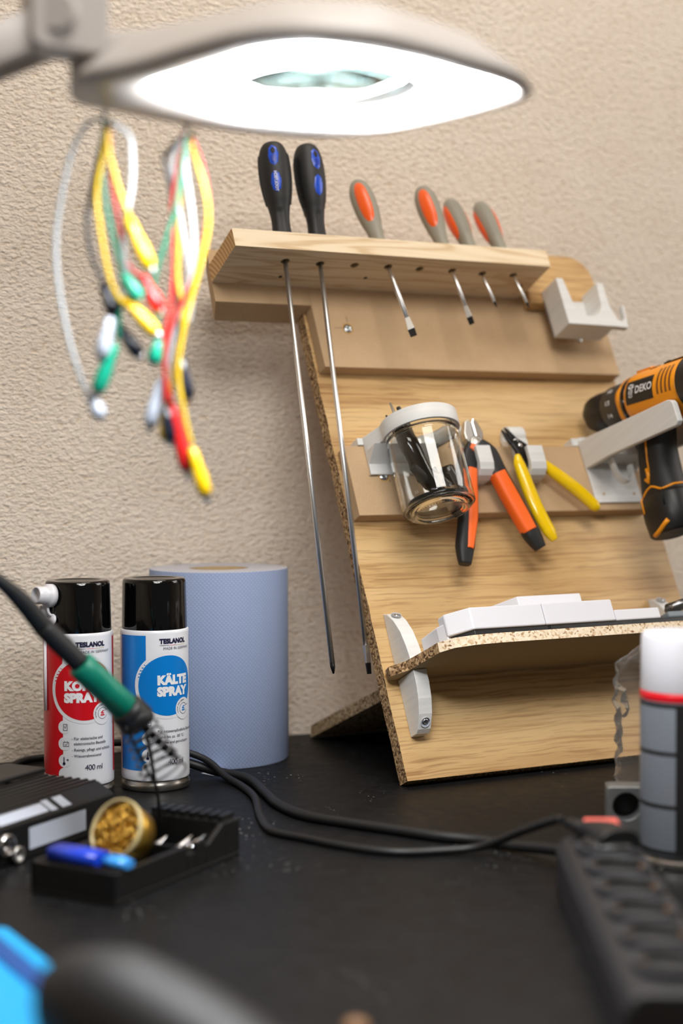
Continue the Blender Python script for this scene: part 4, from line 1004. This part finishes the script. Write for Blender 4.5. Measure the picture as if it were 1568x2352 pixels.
# grey block with a round hole, clear wrapping behind the can
bk = thing('aluminium_block', 'small grey metal block with a round hole beside the patterned can', 'block', (.7740, -.5560, 0), (0, 0, face_cam(.774, -.556) + .12))
hc = (0, .0270)
ro2 = ray_outline(0, .0270, [(-.0155, .0002), (.0210, .0002), (.0210, .0430), (-.0155, .0430)], 48, 0)
build('block_body', MB().ring(circ(0, .0270, .0112, 48), ro2, -.010, .012, XZY, True), M['alu'], bk, .0008)
build('bore_back', MB().prism(circ(0, .0270, .0113, 24), .009, .0118, XZY), M['black_deep'], bk)
fm = MB(); nth = 40; nz_ = 34; vs = []
rnd = [[random.gauss(0, 1) for _ in range(10)] for _ in range(4)]
for j in range(nz_ + 1):
    z = .0005 + .148 * j / nz_; base = .0430 * (min(1, .48 + 1.1 * sin(pi * min(max(j / nz_, .0), 1)) ** .8))
    for i in range(nth):
        a = 2 * pi * i / nth
        w = .0016 * sin(5 * a + 9 * z / .148 + 1.3) + .0012 * sin(9 * a - 21 * z / .148) + .0010 * sin(13 * a + 40 * z / .148) + .0014 * sin(3 * a - 55 * z / .148)
        vs.append(((base + w) * cos(a), (base + w) * sin(a), z))
fm.add(vs, [(j * nth + i, j * nth + (i + 1) % nth, (j + 1) * nth + (i + 1) % nth, (j + 1) * nth + i) for j in range(nz_) for i in range(nth)], True)
o = build('plastic_wrap', fm, M['film']); o.location = (.8520, -.5120, 0); tag(o, 'crumpled clear plastic wrapping standing behind the patterned can', 'bag')

# ------------------------------------------------------------------ soldering station, tray and iron
tr_dir = radians(34)
st = thing('soldering_tray', 'black soldering iron stand base with open compartments on the bench', 'tray', (.3367, -.5515, 0), (0, 0, tr_dir))
# local x along the front edge, local y to the back (towards the wall)
H_ = .0236; LX, LY = .160, .076
build('floor_plate', MB().box(0, LX, 0, LY, 0, .004), M['black_tray'], st, .0008)
for nm, b in (('wall', (0, LX * .55, 0, .004)), ('wall', (0, .004, .004, LY)), ('wall', (.082, .085, .004, LY * .6)), ('wall', (LX * .62, LX - .048, 0, .004))):
    build('side_wall', MB().box(b[0], b[1], b[2], b[3], .004, H_), M['black_tray'], st, .0008)
build('side_wall', MB().box(LX - .020, LX, 0, LY, .004, .0300), M['black_tray'], st, .0008)
build('side_wall', MB().prism([(LX - .048, .004), (LX - .020, .004), (LX - .020, .030), (LX - .024, .030), (LX - .044, H_ - .005), (LX - .048, H_ - .005)], 0, .004, XZY), M['black_tray'], st, .0005)
build('side_wall', MB().box(0, LX - .020, LY - .004, LY, .004, .0236), M['black_tray'], st, .0008)
build('front_lip', MB().box(LX * .55, LX * .62, 0, .004, .004, .017), M['black_tray'], st, .0008)
rr = MB()
for k in range(8): rr.box(LX - .019, LX - .002, .004 + k * .009, .0085 + k * .009, .0300, .0345)
build('tip_rack', rr, M['black_tray'], st)
for (x, y, r, nm) in ((.100, .046, .005, 'M'), (.112, .030, .0045, 'M'), (.124, .024, .006, 'M')):
    o = build('soldering_tip', MB().lathe([(r * .7, 0), (r, .003), (r * .6, .012), (r * .2, .022), (0, .024)], 16, (0, 0, 0), (.8, .3, .5)), M['chrome'])
    o.location = Matrix.Rotation(tr_dir, 4, 'Z') @ Vector((x, y, .0075)) + Vector((.3367, -.5515, 0))
    tag(o, {.100: 'spare soldering tip nearest the brass wool in the tray', .112: 'small spare soldering tip in the middle of the tray', .124: 'largest spare soldering tip, shining at the tray end'}[x], 'soldering tip', 'spare soldering tips in the tray')
def tray_pt(x, y, z): return Matrix.Rotation(tr_dir, 4, 'Z') @ Vector((x, y, z)) + Vector((.3367, -.5515, 0))
# brass wool tin
bw = thing('brass_wool_tin', 'round gold tin of brass wool tilted in the soldering tray', 'tin', tray_pt(.0555, .0360, .0370), tuple((rt * -.50 + up * .42 - fw * .75).to_track_quat('Z', 'Y').to_euler()))
build('tin_body', MB().lathe([(.0170, -.016), (.0200, -.0145), (.0215, -.004), (.0222, .004)], 40), M['gold'], bw)
build('rim', MB().lathe([(.0222, .0035), (.0232, .0045), (.0232, .0080), (.0218, .0086), (.0212, .0060)], 40, cap=False), M['cream'], bw)
wl = MB()
for k in range(70):
    a = random.uniform(0, 2 * pi); r = .0185 * sqrt(random.random()); c = Vector((r * cos(a), r * sin(a), .0055 + .0035 * (1 - (r / .019) ** 2)))
    R0 = random.uniform(.0018, .0038); nrm = Vector((random.gauss(0, 1), random.gauss(0, 1), random.gauss(0, 1))).normalized(); e1 = nrm.orthogonal().normalized(); e2 = nrm.cross(e1)
    wl.tube([c + (e1 * cos(q) + e2 * sin(q)) * R0 for q in [k2 * 2 * pi / 9 for k2 in range(9)]], (.0007), 4, closed=True)
build('brass_wool', wl, M['brass'], bw, kind='stuff')
o = build('solder_sucker', MB().tube([tray_pt(.014, .064, .0290), tray_pt(.013, .040, .0290), tray_pt(.012, .020, .0290)], [(.010, .0052), (.0105, .0052), (.009, .0045)], sec=superell(20, 3)), M['blue_sponge']); tag(o, 'dark blue plastic piece lying over the tray corner', 'tool')
o = build('blue_clip', MB().tube([tray_pt(.016, .018, .0278), tray_pt(.015, .008, .0278), tray_pt(.014, -.002, .0272)], [(.0075, .0038), (.008, .004), (.0055, .003)], sec=superell(20, 2.4)), M['pale_blue']); tag(o, 'light blue plastic clip on the tray front edge', 'clip')

iron = thing('soldering_iron', 'black soldering iron with teal grip pushed into its spring holder', 'soldering iron')
ic = [(.232, -.4610, .262), (.264, -.4566, .2384), (.2834, -.4545, .2233), (.3004, -.4511, .2078), (.3175, -.448, .1872), (.3449, -.4505, .158)]
build('cable', MB().tube(spline([(.10, -.50, .33), (.17, -.475, .30), (.232, -.4610, .262), (.268, -.456, .235)], 6), .0030, 10), M['cable'], iron)
build('strain_relief', MB().tube(spline(ic[1:5], 6), lerp_list([.0032, .0048, .0068, .0078], 19), 16), M['black_rub'], iron)
build('handle', MB().tube(spline(ic[4:], 8), lerp_list([.0078, .0080, .0076], 9), 20), M['black_rub'], iron)
g0, g1 = Vector((.3449, -.4495, .158)), Vector((.3824, -.4442, .1204)); gd = (g1 - g0).normalized(); gl = (g1 - g0).length
build('grip', MB().lathe([(.0086, -.001), (.0108, .001), (.0112, gl * .3), (.0106, gl * .6), (.0112, gl - .002), (.0095, gl)], 28, g0, gd), M['teal'], iron)
build('collar', MB().lathe([(.0110, -.002), (.0140, .001), (.0140, .015), (.0090, .018), (.0030, .015), (.0030, .055), (.0008, .064)], 24, g1, gd), M['black'], iron)
ih = thing('iron_holder', 'steel spring coil holder standing on the soldering tray', 'iron holder', (.4147, -.4293, .0284))
OH = Vector((.4147, -.4293, .0284))
c0 = g1 + gd * .010; c1 = Vector((.4150, -.4450, .0630)); cd = (c1 - c0).normalized(); e1 = cd.orthogonal().normalized(); e2 = cd.cross(e1); hp = []
for k in range(8 * 24 + 1):
    f = k / 192; a = 2 * pi * 8 * f; rr_ = .0130 + .0050 * f
    hp.append(c0.lerp(c1, f) + (e1 * cos(a) + e2 * sin(a)) * rr_ - OH)
build('spring_coil', MB().tube(hp, .00085, 7), M['spring'], ih)
build('funnel', MB().lathe([(.0125, -.004), (.0145, -.002), (.0145, .006), (.0125, .008)], 28, c0 - OH, cd, cap=False), M['black'], ih)
build('post', MB().tube(spline([Vector(q) - OH for q in [(.3929, -.4258, .1246), (.4023, -.4270, .1055), (.4085, -.4260, .0812), (.4120, -.4270, .0568), (.4140, -.429, .0426), (.4147, -.4293, .0240)]], 6), .0016, 8), M['dark_steel'], ih)
rod = MB().tube(spline([c0 + e1 * .0155 - OH, c0.lerp(c1, .5) + e1 * .017 - OH, c1 + e1 * .018 - OH], 4), .0012, 6); build('side_rod', rod, M['dark_steel'], ih)

# black device box on the left
bx = thing('black_device', 'ribbed black metal device box with white label, left of the tray', 'device', (.3020, -.4060, 0), (0, 0, radians(35.3)))
prof = [(0, 0), (.088, 0), (.088, .032), (.078, .0385), (.016, .0385), (0, .0300)]
build('housing', MB().prism(prof, -.060, .134, YZX), M['black'], bx, .0015)
rb = MB()
for k in range(7): rb.box(-.059, .133, .018 + k * .0085, .0205 + k * .0085, .0384, .0396)
build('fins', rb, M['black'], bx)
build('side_label', MB().box(.022, .094, -.0004, .0002, .007, .024), M['label_white'], bx)
bl = MB(); 
for x0, x1, s0, s1 in ((-.01, .050, .15, .75), (.052, .060, .1, .85), (.066, .078, .1, .85)):
    bl.add([(x0, .016 * s0 - .0003, .030 + .0085 * s0 + .0004), (x1, .016 * s0 - .0003, .030 + .0085 * s0 + .0004), (x1, .016 * s1 - .0003, .030 + .0085 * s1 + .0004), (x0, .016 * s1 - .0003, .030 + .0085 * s1 + .0004)], [(0, 1, 2, 3)])
build('bevel_print', bl, M['label_white'], bx)
build('lid_plate', MB().box(.060, .138, .076, .120, .0400, .0440), M['black'], bx, .001)
for z in (.016,): 
    for k, y in enumerate((-.001,)):
        build('connector', MB().lathe([(.0085, 0), (.0085, .006), (.0060, .0065), (.0055, .002), (0, .002)], 24, (-.010, -.0005, .018), (0, -1, 0)), M['chrome'], bx)
        build('connector', MB().lathe([(.0065, 0), (.0065, .005), (.0045, .0055), (.004, .002), (0, .002)], 24, (.004, -.0005, .0075), (0, -1, 0)), M['satin'], bx)

# ------------------------------------------------------------------ magnifier lamp with test leads
LZ = .517
lamp = thing('magnifier_lamp', 'white magnifier lamp with glowing LED ring on a jointed arm', 'lamp', (0.4120, -0.7204, 0.5315))
lamp.scale = (1.07, 1.07, 1.07)
LO = Vector((.385, -.775, LZ))
bo = [(.2575, -.7208), (.2686, -.6973), (.2873, -.6882), (.3446, -.6710), (.3993, -.6671), (.4413, -.6760), (.4690, -.7126), (.4913, -.7796), (.4979, -.8159), (.4894, -.8382), (.4660, -.8613), (.4312, -.8744), (.3930, -.8857), (.3568, -.8925), (.3241, -.8865), (.3007, -.8664), (.2851, -.8306), (.2708, -.7855), (.2553, -.7596), (.2509, -.7448)]
lo_ = [(.2800, -.7555), (.2900, -.7338), (.3200, -.7080), (.3628, -.6832), (.4000, -.6790), (.4368, -.6850), (.4673, -.7042), (.4860, -.7580), (.4938, -.8230), (.4850, -.8420), (.4640, -.8540), (.4330, -.8640), (.4018, -.8735), (.3640, -.8792), (.3296, -.8752), (.3080, -.8520), (.2980, -.8200), (.2890, -.7900)]
tp_ = [(.2584, -.7180), (.2720, -.7020), (.2900, -.6960), (.3440, -.6880), (.3960, -.6880), (.4330, -.6990), (.4580, -.7260), (.4720, -.7750), (.4700, -.8100), (.4620, -.8240), (.4470, -.8330), (.4178, -.8434), (.3980, -.8500), (.3777, -.8539), (.3447, -.8442), (.3264, -.8301), (.3068, -.7884), (.2779, -.7400), (.2640, -.7330), (.2584, -.7260)]
def loft(loops, smooth=True, cap_last=False, cap_first=False):
    mb = MB(); n = len(loops[0]); vs = [p_ for l in loops for p_ in l]; fs = []
    for k in range(len(loops) - 1):
        for i in range(n): j = (i + 1) % n; fs.append((k * n + i, k * n + j, (k + 1) * n + j, (k + 1) * n + i))
    mb.add(vs, fs, smooth)
    if cap_last: mb.f.append([(len(loops) - 1) * n + i for i in range(n)]); mb.sm.append(False); mb.mi.append(0)
    if cap_first: mb.f.append([i for i in reversed(range(n))]); mb.sm.append(False); mb.mi.append(0)
    return mb
N_ = 120
def resample(pts):
    P_ = [Vector((x, y, 0)) for x, y in pts]; P_ = cspline(P_, 8); cx, cy = .388, -.778
    poly_ = [(p_.x, p_.y) for p_ in P_]
    return ray_outline(cx, cy, poly_, N_, 0)
BOo, LOo, TPo = resample(bo), resample(lo_), resample(tp_)
LOo = [(.388 + (x - .388) * .925, -.778 + (y + .778) * .90 - .003) for x, y in LOo]
L3 = lambda l, z: [Vector((x, y, z)) - LO for x, y in l]
mixl = lambda a, b, f: [(x1 + (x2 - x1) * f, y1 + (y2 - y1) * f) for (x1, y1), (x2, y2) in zip(a, b)]
scl = lambda l, f, c=(.388, -.778): [(c[0] + (x - c[0]) * f, c[1] + (y - c[1]) * f) for x, y in l]
LENS_R = .060; LC = (.396, -.753)
lens_o = [(LC[0] + LENS_R * cos(2 * pi * k / N_), LC[1] + LENS_R * sin(2 * pi * k / N_)) for k in range(N_)]
body = loft([L3(LOo, LZ + .003), L3(LOo, LZ), L3(mixl(LOo, BOo, .6), LZ - .0005), L3(BOo, LZ + .001), L3(mixl(BOo, TPo, .12), LZ + .007), L3(mixl(BOo, TPo, .45), LZ + .016), L3(mixl(BOo, TPo, .85), LZ + .026), L3(TPo, LZ + .030), L3(scl(TPo, .90), LZ + .0335), L3([(LC[0] + .068 * cos(2 * pi * k / N_), LC[1] + .062 * sin(2 * pi * k / N_)) for k in range(N_)], LZ + .0345), L3(scl(lens_o, 1.0, LC), LZ + .030), L3(scl(lens_o, 1.0, LC), LZ + .012)])
HS = build('head_shell', body, M['lamp_white'], lamp)
build('led_diffuser', loft([L3(LOo, LZ + .0028), L3(mixl(LOo, scl(lens_o, 1.10, LC), .5), LZ + .0065), L3(scl(lens_o, 1.10, LC), LZ + .0095)]), M['led'], lamp)
dots = MB()
for k in range(44):
    a = 2 * pi * k / 44; c = Vector((LC[0] + .0628 * cos(a), LC[1] + .0628 * sin(a), LZ + .0105)) - LO; e_r = Vector((cos(a), sin(a), 0)); e_t = Vector((-sin(a), cos(a), 0))
    dots.add([c - e_r * .0022 - e_t * .0022, c + e_r * .0022 - e_t * .0022, c + e_r * .0022 + e_t * .0022, c - e_r * .0022 + e_t * .0022], [(0, 1, 2, 3)])
build('led_row', dots, M['led_dot'], HS, kind='stuff')
build('lens_frame', MB().ring([(x - LO.x, y - LO.y) for x, y in lens_o], [(x - LO.x, y - LO.y) for x, y in scl(lens_o, 1.13, LC)], .0097, .0115, XYZ, True), M['led'], lamp)
build('lens', MB().lathe([(0, .0095), (.032, .0115), (.0595, .0155), (.0595, .0180), (.032, .0215), (0, .0235)], 64, (LC[0] - LO.x, LC[1] - LO.y, 0)), M['lens'], lamp)
build('latch', MB().box(-.006, .006, -.003, .003, -.0030, .006), M['lamp_white'], lamp).location = Vector((.418, -.722, LZ)) - LO
jp = Vector((.2560, -.7300, .5530)) - LO
build('joint', MB().prism(rrect(-.026, .018, -.018, .026, .007), -.013, .013, XZY), M['lamp_white'], lamp, .002).location = jp
lamp.children[-1].rotation_euler = (0, 0, radians(-32))
build('joint_knob', MB().lathe([(.010, -.019), (.011, -.017), (.011, .017), (.010, .019)], 28, jp + Vector((-.004, 0, .002)), (sin(radians(32)), cos(radians(32)), 0)), M['lamp_white'], lamp)
for s_ in (-1, 1):
    off = Vector((.44, .83, 0)).normalized() * (.0095 * s_)
    build('arm_bar', MB().tube([jp + off + Vector((-.006, 0, -.002)), jp + off + Vector((-.075, .040, -.032)), jp + off + Vector((-.36, .21, -.155))], [(.0062, .0115)] * 3, sec=superell(16, 6), up=(0, 0, 1)), M['lamp_white'], lamp)
build('arm_spring', MB().tube([jp + Vector((-.02, .01, -.016)), jp + Vector((-.34, .198, -.158))], .0032, 10), M['dark_case'], lamp)
build('arm_post', MB().tube([jp + Vector((-.36, .21, -.10)), Vector((jp.x - .36, jp.y + .21, -0.5315 / 1.07))], .011, 16), M['lamp_white'], lamp)
build('lamp_cord', MB().tube(spline([jp + Vector((.005, .004, .024)), jp + Vector((.012, .006, .046)), jp + Vector((.016, .010, .085)), jp + Vector((-.06, .06, .12)), jp + Vector((-.36, .215, .02))], 8), .0026, 8), M['lamp_white'], lamp)
for x, y in ((.2906, -.6860), (.3450, -.6800)): build('lead_hook', MB().tube(spline([Vector((x, y + .004, LZ + .002)) - LO, Vector((x, y + .004, LZ - .006)) - LO, Vector((x, y - .002, LZ - .009)) - LO, Vector((x, y - .007, LZ - .006)) - LO], 5), .0014, 8), M['dark_steel'], lamp)

def lead(label, wire, wmat, boots, parts_k=8):
    t = thing('test_lead', label, 'test lead', wire[0], (0, 0, 0), 'test leads hanging under the lamp'); O_ = Vector(wire[0])
    build('wire', MB().tube(spline([Vector(q) - O_ for q in wire], parts_k), .0016, 8), M[wmat], t)
    for a, b, bm_ in boots:
        a, b = Vector(a) - O_, Vector(b) - O_; d = (b - a).normalized(); L = (b - a).length
        bt_ = build('boot', MB().lathe([(.0023, 0), (.0039, L * .06), (.0046, L * .35), (.0060, L * .6), (.0058, L * .88), (.0039, L)], 14, a, d, rf=lambda q, z, r: r * (1 - .18 * abs(sin(q)) ** 2)), M[bm_], t)
        build('clip_jaw', MB().lathe([(.0026, L * .95), (.0030, L * 1.0), (.0018, L * 1.1), (.0004, L * 1.16)], 8, a, d), M['steel'], bt_)
    return t
lead('white test lead in a wide loop, outermost on the left', [(0.3110, -0.6252, 0.5261), (0.3070, -0.6016, 0.5298), (0.2974, -0.5951, 0.5106), (0.2910, -0.5908, 0.4800), (0.2882, -0.5880, 0.4521), (0.2899, -0.5878, 0.4240), (0.2958, -0.5897, 0.3901), (0.3039, -0.5927, 0.3617), (0.3098, -0.5939, 0.3518)], 'w_white', [((0.3082, -0.5935, 0.3549), (0.3151, -0.5962, 0.3395), 'boot_white')])
lead('yellow test lead bowing left to a slanted yellow boot', [(0.3110, -0.6238, 0.5272), (0.3109, -0.6206, 0.5099), (0.3070, -0.6156, 0.4829), (0.3102, -0.6142, 0.4555), (0.3158, -0.6141, 0.4281), (0.3217, -0.6136, 0.4159), (0.3277, -0.6129, 0.4120)], 'w_yellow', [((0.3263, -0.6119, 0.4161), (0.3445, -0.6222, 0.3927), 'boot_yellow')])
lead('yellow test lead whose boot touches the red boot', [(0.3117, -0.6241, 0.5272), (0.3129, -0.6226, 0.5097), (0.3180, -0.6230, 0.4881), (0.3240, -0.6238, 0.4718), (0.3268, -0.6224, 0.4653)], 'w_yellow', [((0.3258, -0.6218, 0.4667), (0.3381, -0.6293, 0.4337), 'boot_yellow')])
lead('red test lead in the left bundle ending in a red boot', [(0.3124, -0.6230, 0.5272), (0.3186, -0.6110, 0.4957), (0.3237, -0.6089, 0.4628), (0.3291, -0.6064, 0.4409), (0.3401, -0.6064, 0.4302)], 'w_red', [((0.3382, -0.6115, 0.4318), (0.3487, -0.6177, 0.4081), 'boot_red')])
lead('green test lead reaching down to the green boot beside the white loop', [(0.3103, -0.6240, 0.5272), (0.3104, -0.6147, 0.4999), (0.3145, -0.6138, 0.4725), (0.3211, -0.6142, 0.4451), (0.3250, -0.6129, 0.4287), (0.3240, -0.6091, 0.4066), (0.3236, -0.6055, 0.3898)], 'w_green', [((0.3223, -0.6049, 0.3870), (0.3109, -0.6003, 0.3553), 'boot_green'), ((0.3253, -0.6145, 0.4315), (0.3349, -0.6176, 0.4154), 'boot_green')])
lead('teal test lead crossing between the two bundles', [(0.3686, -0.6173, 0.5261), (0.3629, -0.6141, 0.4845), (0.3598, -0.6111, 0.4678), (0.3551, -0.6074, 0.4508), (0.3508, -0.6038, 0.4338), (0.3498, -0.6018, 0.4197), (0.3525, -0.6020, 0.3968)], 'w_green', [((0.3534, -0.6027, 0.3905), (0.3496, -0.6013, 0.3752), 'boot_green')])
lead('white test lead in the left bundle with a hanging white boot', [(0.3119, -0.6230, 0.5272), (0.3253, -0.6253, 0.5187), (0.3279, -0.6245, 0.5052), (0.3281, -0.6224, 0.4861), (0.3251, -0.6186, 0.4643), (0.3246, -0.6160, 0.4451), (0.3267, -0.6146, 0.4286), (0.3217, -0.6097, 0.4120)], 'w_white', [((0.3183, -0.6083, 0.4040), (0.3122, -0.6061, 0.3782), 'boot_white')])
lead('black test lead behind the left bundle with two black boots', [(0.3113, -0.6235, 0.5267), (0.3146, -0.6059, 0.5187), (0.3113, -0.5897, 0.4844), (0.3089, -0.5892, 0.4645), (0.3116, -0.5913, 0.4445), (0.3164, -0.5944, 0.4303), (0.3184, -0.5955, 0.4260)], 'w_black', [((0.3174, -0.5949, 0.4274), (0.3251, -0.5998, 0.4031), 'boot_black'), ((0.3260, -0.6004, 0.4002), (0.3383, -0.6075, 0.3794), 'boot_black')])
lead('thick white test lead down the middle of the right bundle', [(0.3686, -0.6176, 0.5261), (0.3678, -0.6144, 0.5076), (0.3719, -0.6141, 0.4795), (0.3746, -0.6130, 0.4541), (0.3738, -0.6098, 0.4344), (0.3681, -0.6044, 0.4117), (0.3636, -0.5995, 0.3887), (0.3618, -0.5956, 0.3745)], 'w_white', [((0.3583, -0.5941, 0.3663), (0.3504, -0.5913, 0.3342), 'boot_white')])
lead('white test lead at the rear of the right bundle, without boot', [(0.3689, -0.6166, 0.5261), (0.3638, -0.6038, 0.5124), (0.3654, -0.6010, 0.4954), (0.3702, -0.6025, 0.4668), (0.3739, -0.6033, 0.4438), (0.3764, -0.6033, 0.4208), (0.3746, -0.6011, 0.4034)], 'w_white', [])
lead('red test lead arching on the outside of the right bundle', [(0.3697, -0.6176, 0.5261), (0.3788, -0.6159, 0.5056), (0.3829, -0.6175, 0.4798), (0.3809, -0.6159, 0.4571), (0.3745, -0.6120, 0.4314), (0.3644, -0.6062, 0.4084), (0.3584, -0.6025, 0.3883), (0.3576, -0.6012, 0.3682), (0.3623, -0.6029, 0.3480)], 'w_red', [((0.3629, -0.6031, 0.3480), (0.3702, -0.6085, 0.3038), 'boot_red')])
lead('longest yellow test lead, its boot hanging lowest of all', [(0.3694, -0.6179, 0.5261), (0.3760, -0.6153, 0.5082), (0.3814, -0.6182, 0.4853), (0.3823, -0.6187, 0.4653), (0.3779, -0.6168, 0.4424), (0.3716, -0.6138, 0.4166), (0.3661, -0.6112, 0.3908), (0.3639, -0.6103, 0.3678), (0.3674, -0.6125, 0.3390), (0.3712, -0.6145, 0.3218)], 'w_yellow', [((0.3712, -0.6145, 0.3195), (0.3792, -0.6198, 0.2871), 'boot_yellow')])
lead('straight yellow test lead behind the thick white one', [(0.3691, -0.6160, 0.5261), (0.3691, -0.6026, 0.5026), (0.3689, -0.6012, 0.4812), (0.3679, -0.6017, 0.4552), (0.3669, -0.6022, 0.4320), (0.3695, -0.6045, 0.4030), (0.3611, -0.5973, 0.3464)], 'w_yellow', [((0.3594, -0.5956, 0.3424), (0.3611, -0.5971, 0.3242), 'boot_yellow')])
lead('black test lead at the right bundle with black boots below', [(0.3687, -0.6166, 0.5267), (0.3627, -0.5973, 0.5165), (0.3607, -0.5960, 0.5103), (0.3639, -0.5984, 0.4900), (0.3653, -0.6004, 0.4552), (0.3666, -0.6025, 0.4146), (0.3682, -0.6045, 0.3855)], 'w_black', [((0.3678, -0.6045, 0.3798), (0.3716, -0.6075, 0.3515), 'boot_black')])
lead('red test lead in the middle of the right bundle with a black boot', [(0.3683, -0.6172, 0.5261), (0.3631, -0.6087, 0.4939), (0.3616, -0.6075, 0.4711), (0.3624, -0.6078, 0.4426), (0.3602, -0.6065, 0.4139), (0.3565, -0.6044, 0.3910), (0.3579, -0.6016, 0.3485)], 'w_red', [((0.3581, -0.6008, 0.3465), (0.3623, -0.6039, 0.3233), 'boot_black')])

# ------------------------------------------------------------------ near the camera
nb = thing('blue_case', 'bright cyan plastic case at the near left corner of the bench', 'case', (.2540, -.5960, 0), (0, 0, radians(-86)))
build('case_body', MB().prism([(-.16, 0), (0, 0), (0, .006), (-.006, .012), (-.018, .014), (-.16, .020)], .0, .30, YZX), M['cyan'], nb, .002)
build('seam', MB().box(.0, .30, -.034, -.020, .0135, .0162), M['cyan_dark'], nb, .001)
build('raised_panel', MB().prism(rrect(.0, .30, -.155, -.045, .006), .0140, .0240, XYZ), M['cyan'], nb, .002)
dk = [(.2020, -.8820, .052), (.2060, -.8960, .062), (.2130, -.9180, .066), (.2280, -.9450, .060), (.2430, -.9750, .052), (.2600, -1.010, .042)]
o = build('tool_pouch', MB().tube(spline(dk, 8), lerp_list([(.010, .020), (.026, .026), (.030, .027), (.030, .027), (.028, .026), (.022, .022)], 41), sec=superell(28, 2.3), up=(0, 0, 1)), M['pouch'])
tag(o, 'dark rounded pouch close to the camera at the near bench edge', 'pouch')
o = build('wooden_bead', MB().lathe([(0, 0.0), (.005, .0008), (.0078, .005), (.0082, .0078), (.0062, .0112), (.0024, .0128), (0, .013)], 28), M['brown']); o.location = (.3720, -.8445, 0); tag(o, 'small brown wooden knob at the bottom edge of the bench', 'knob')
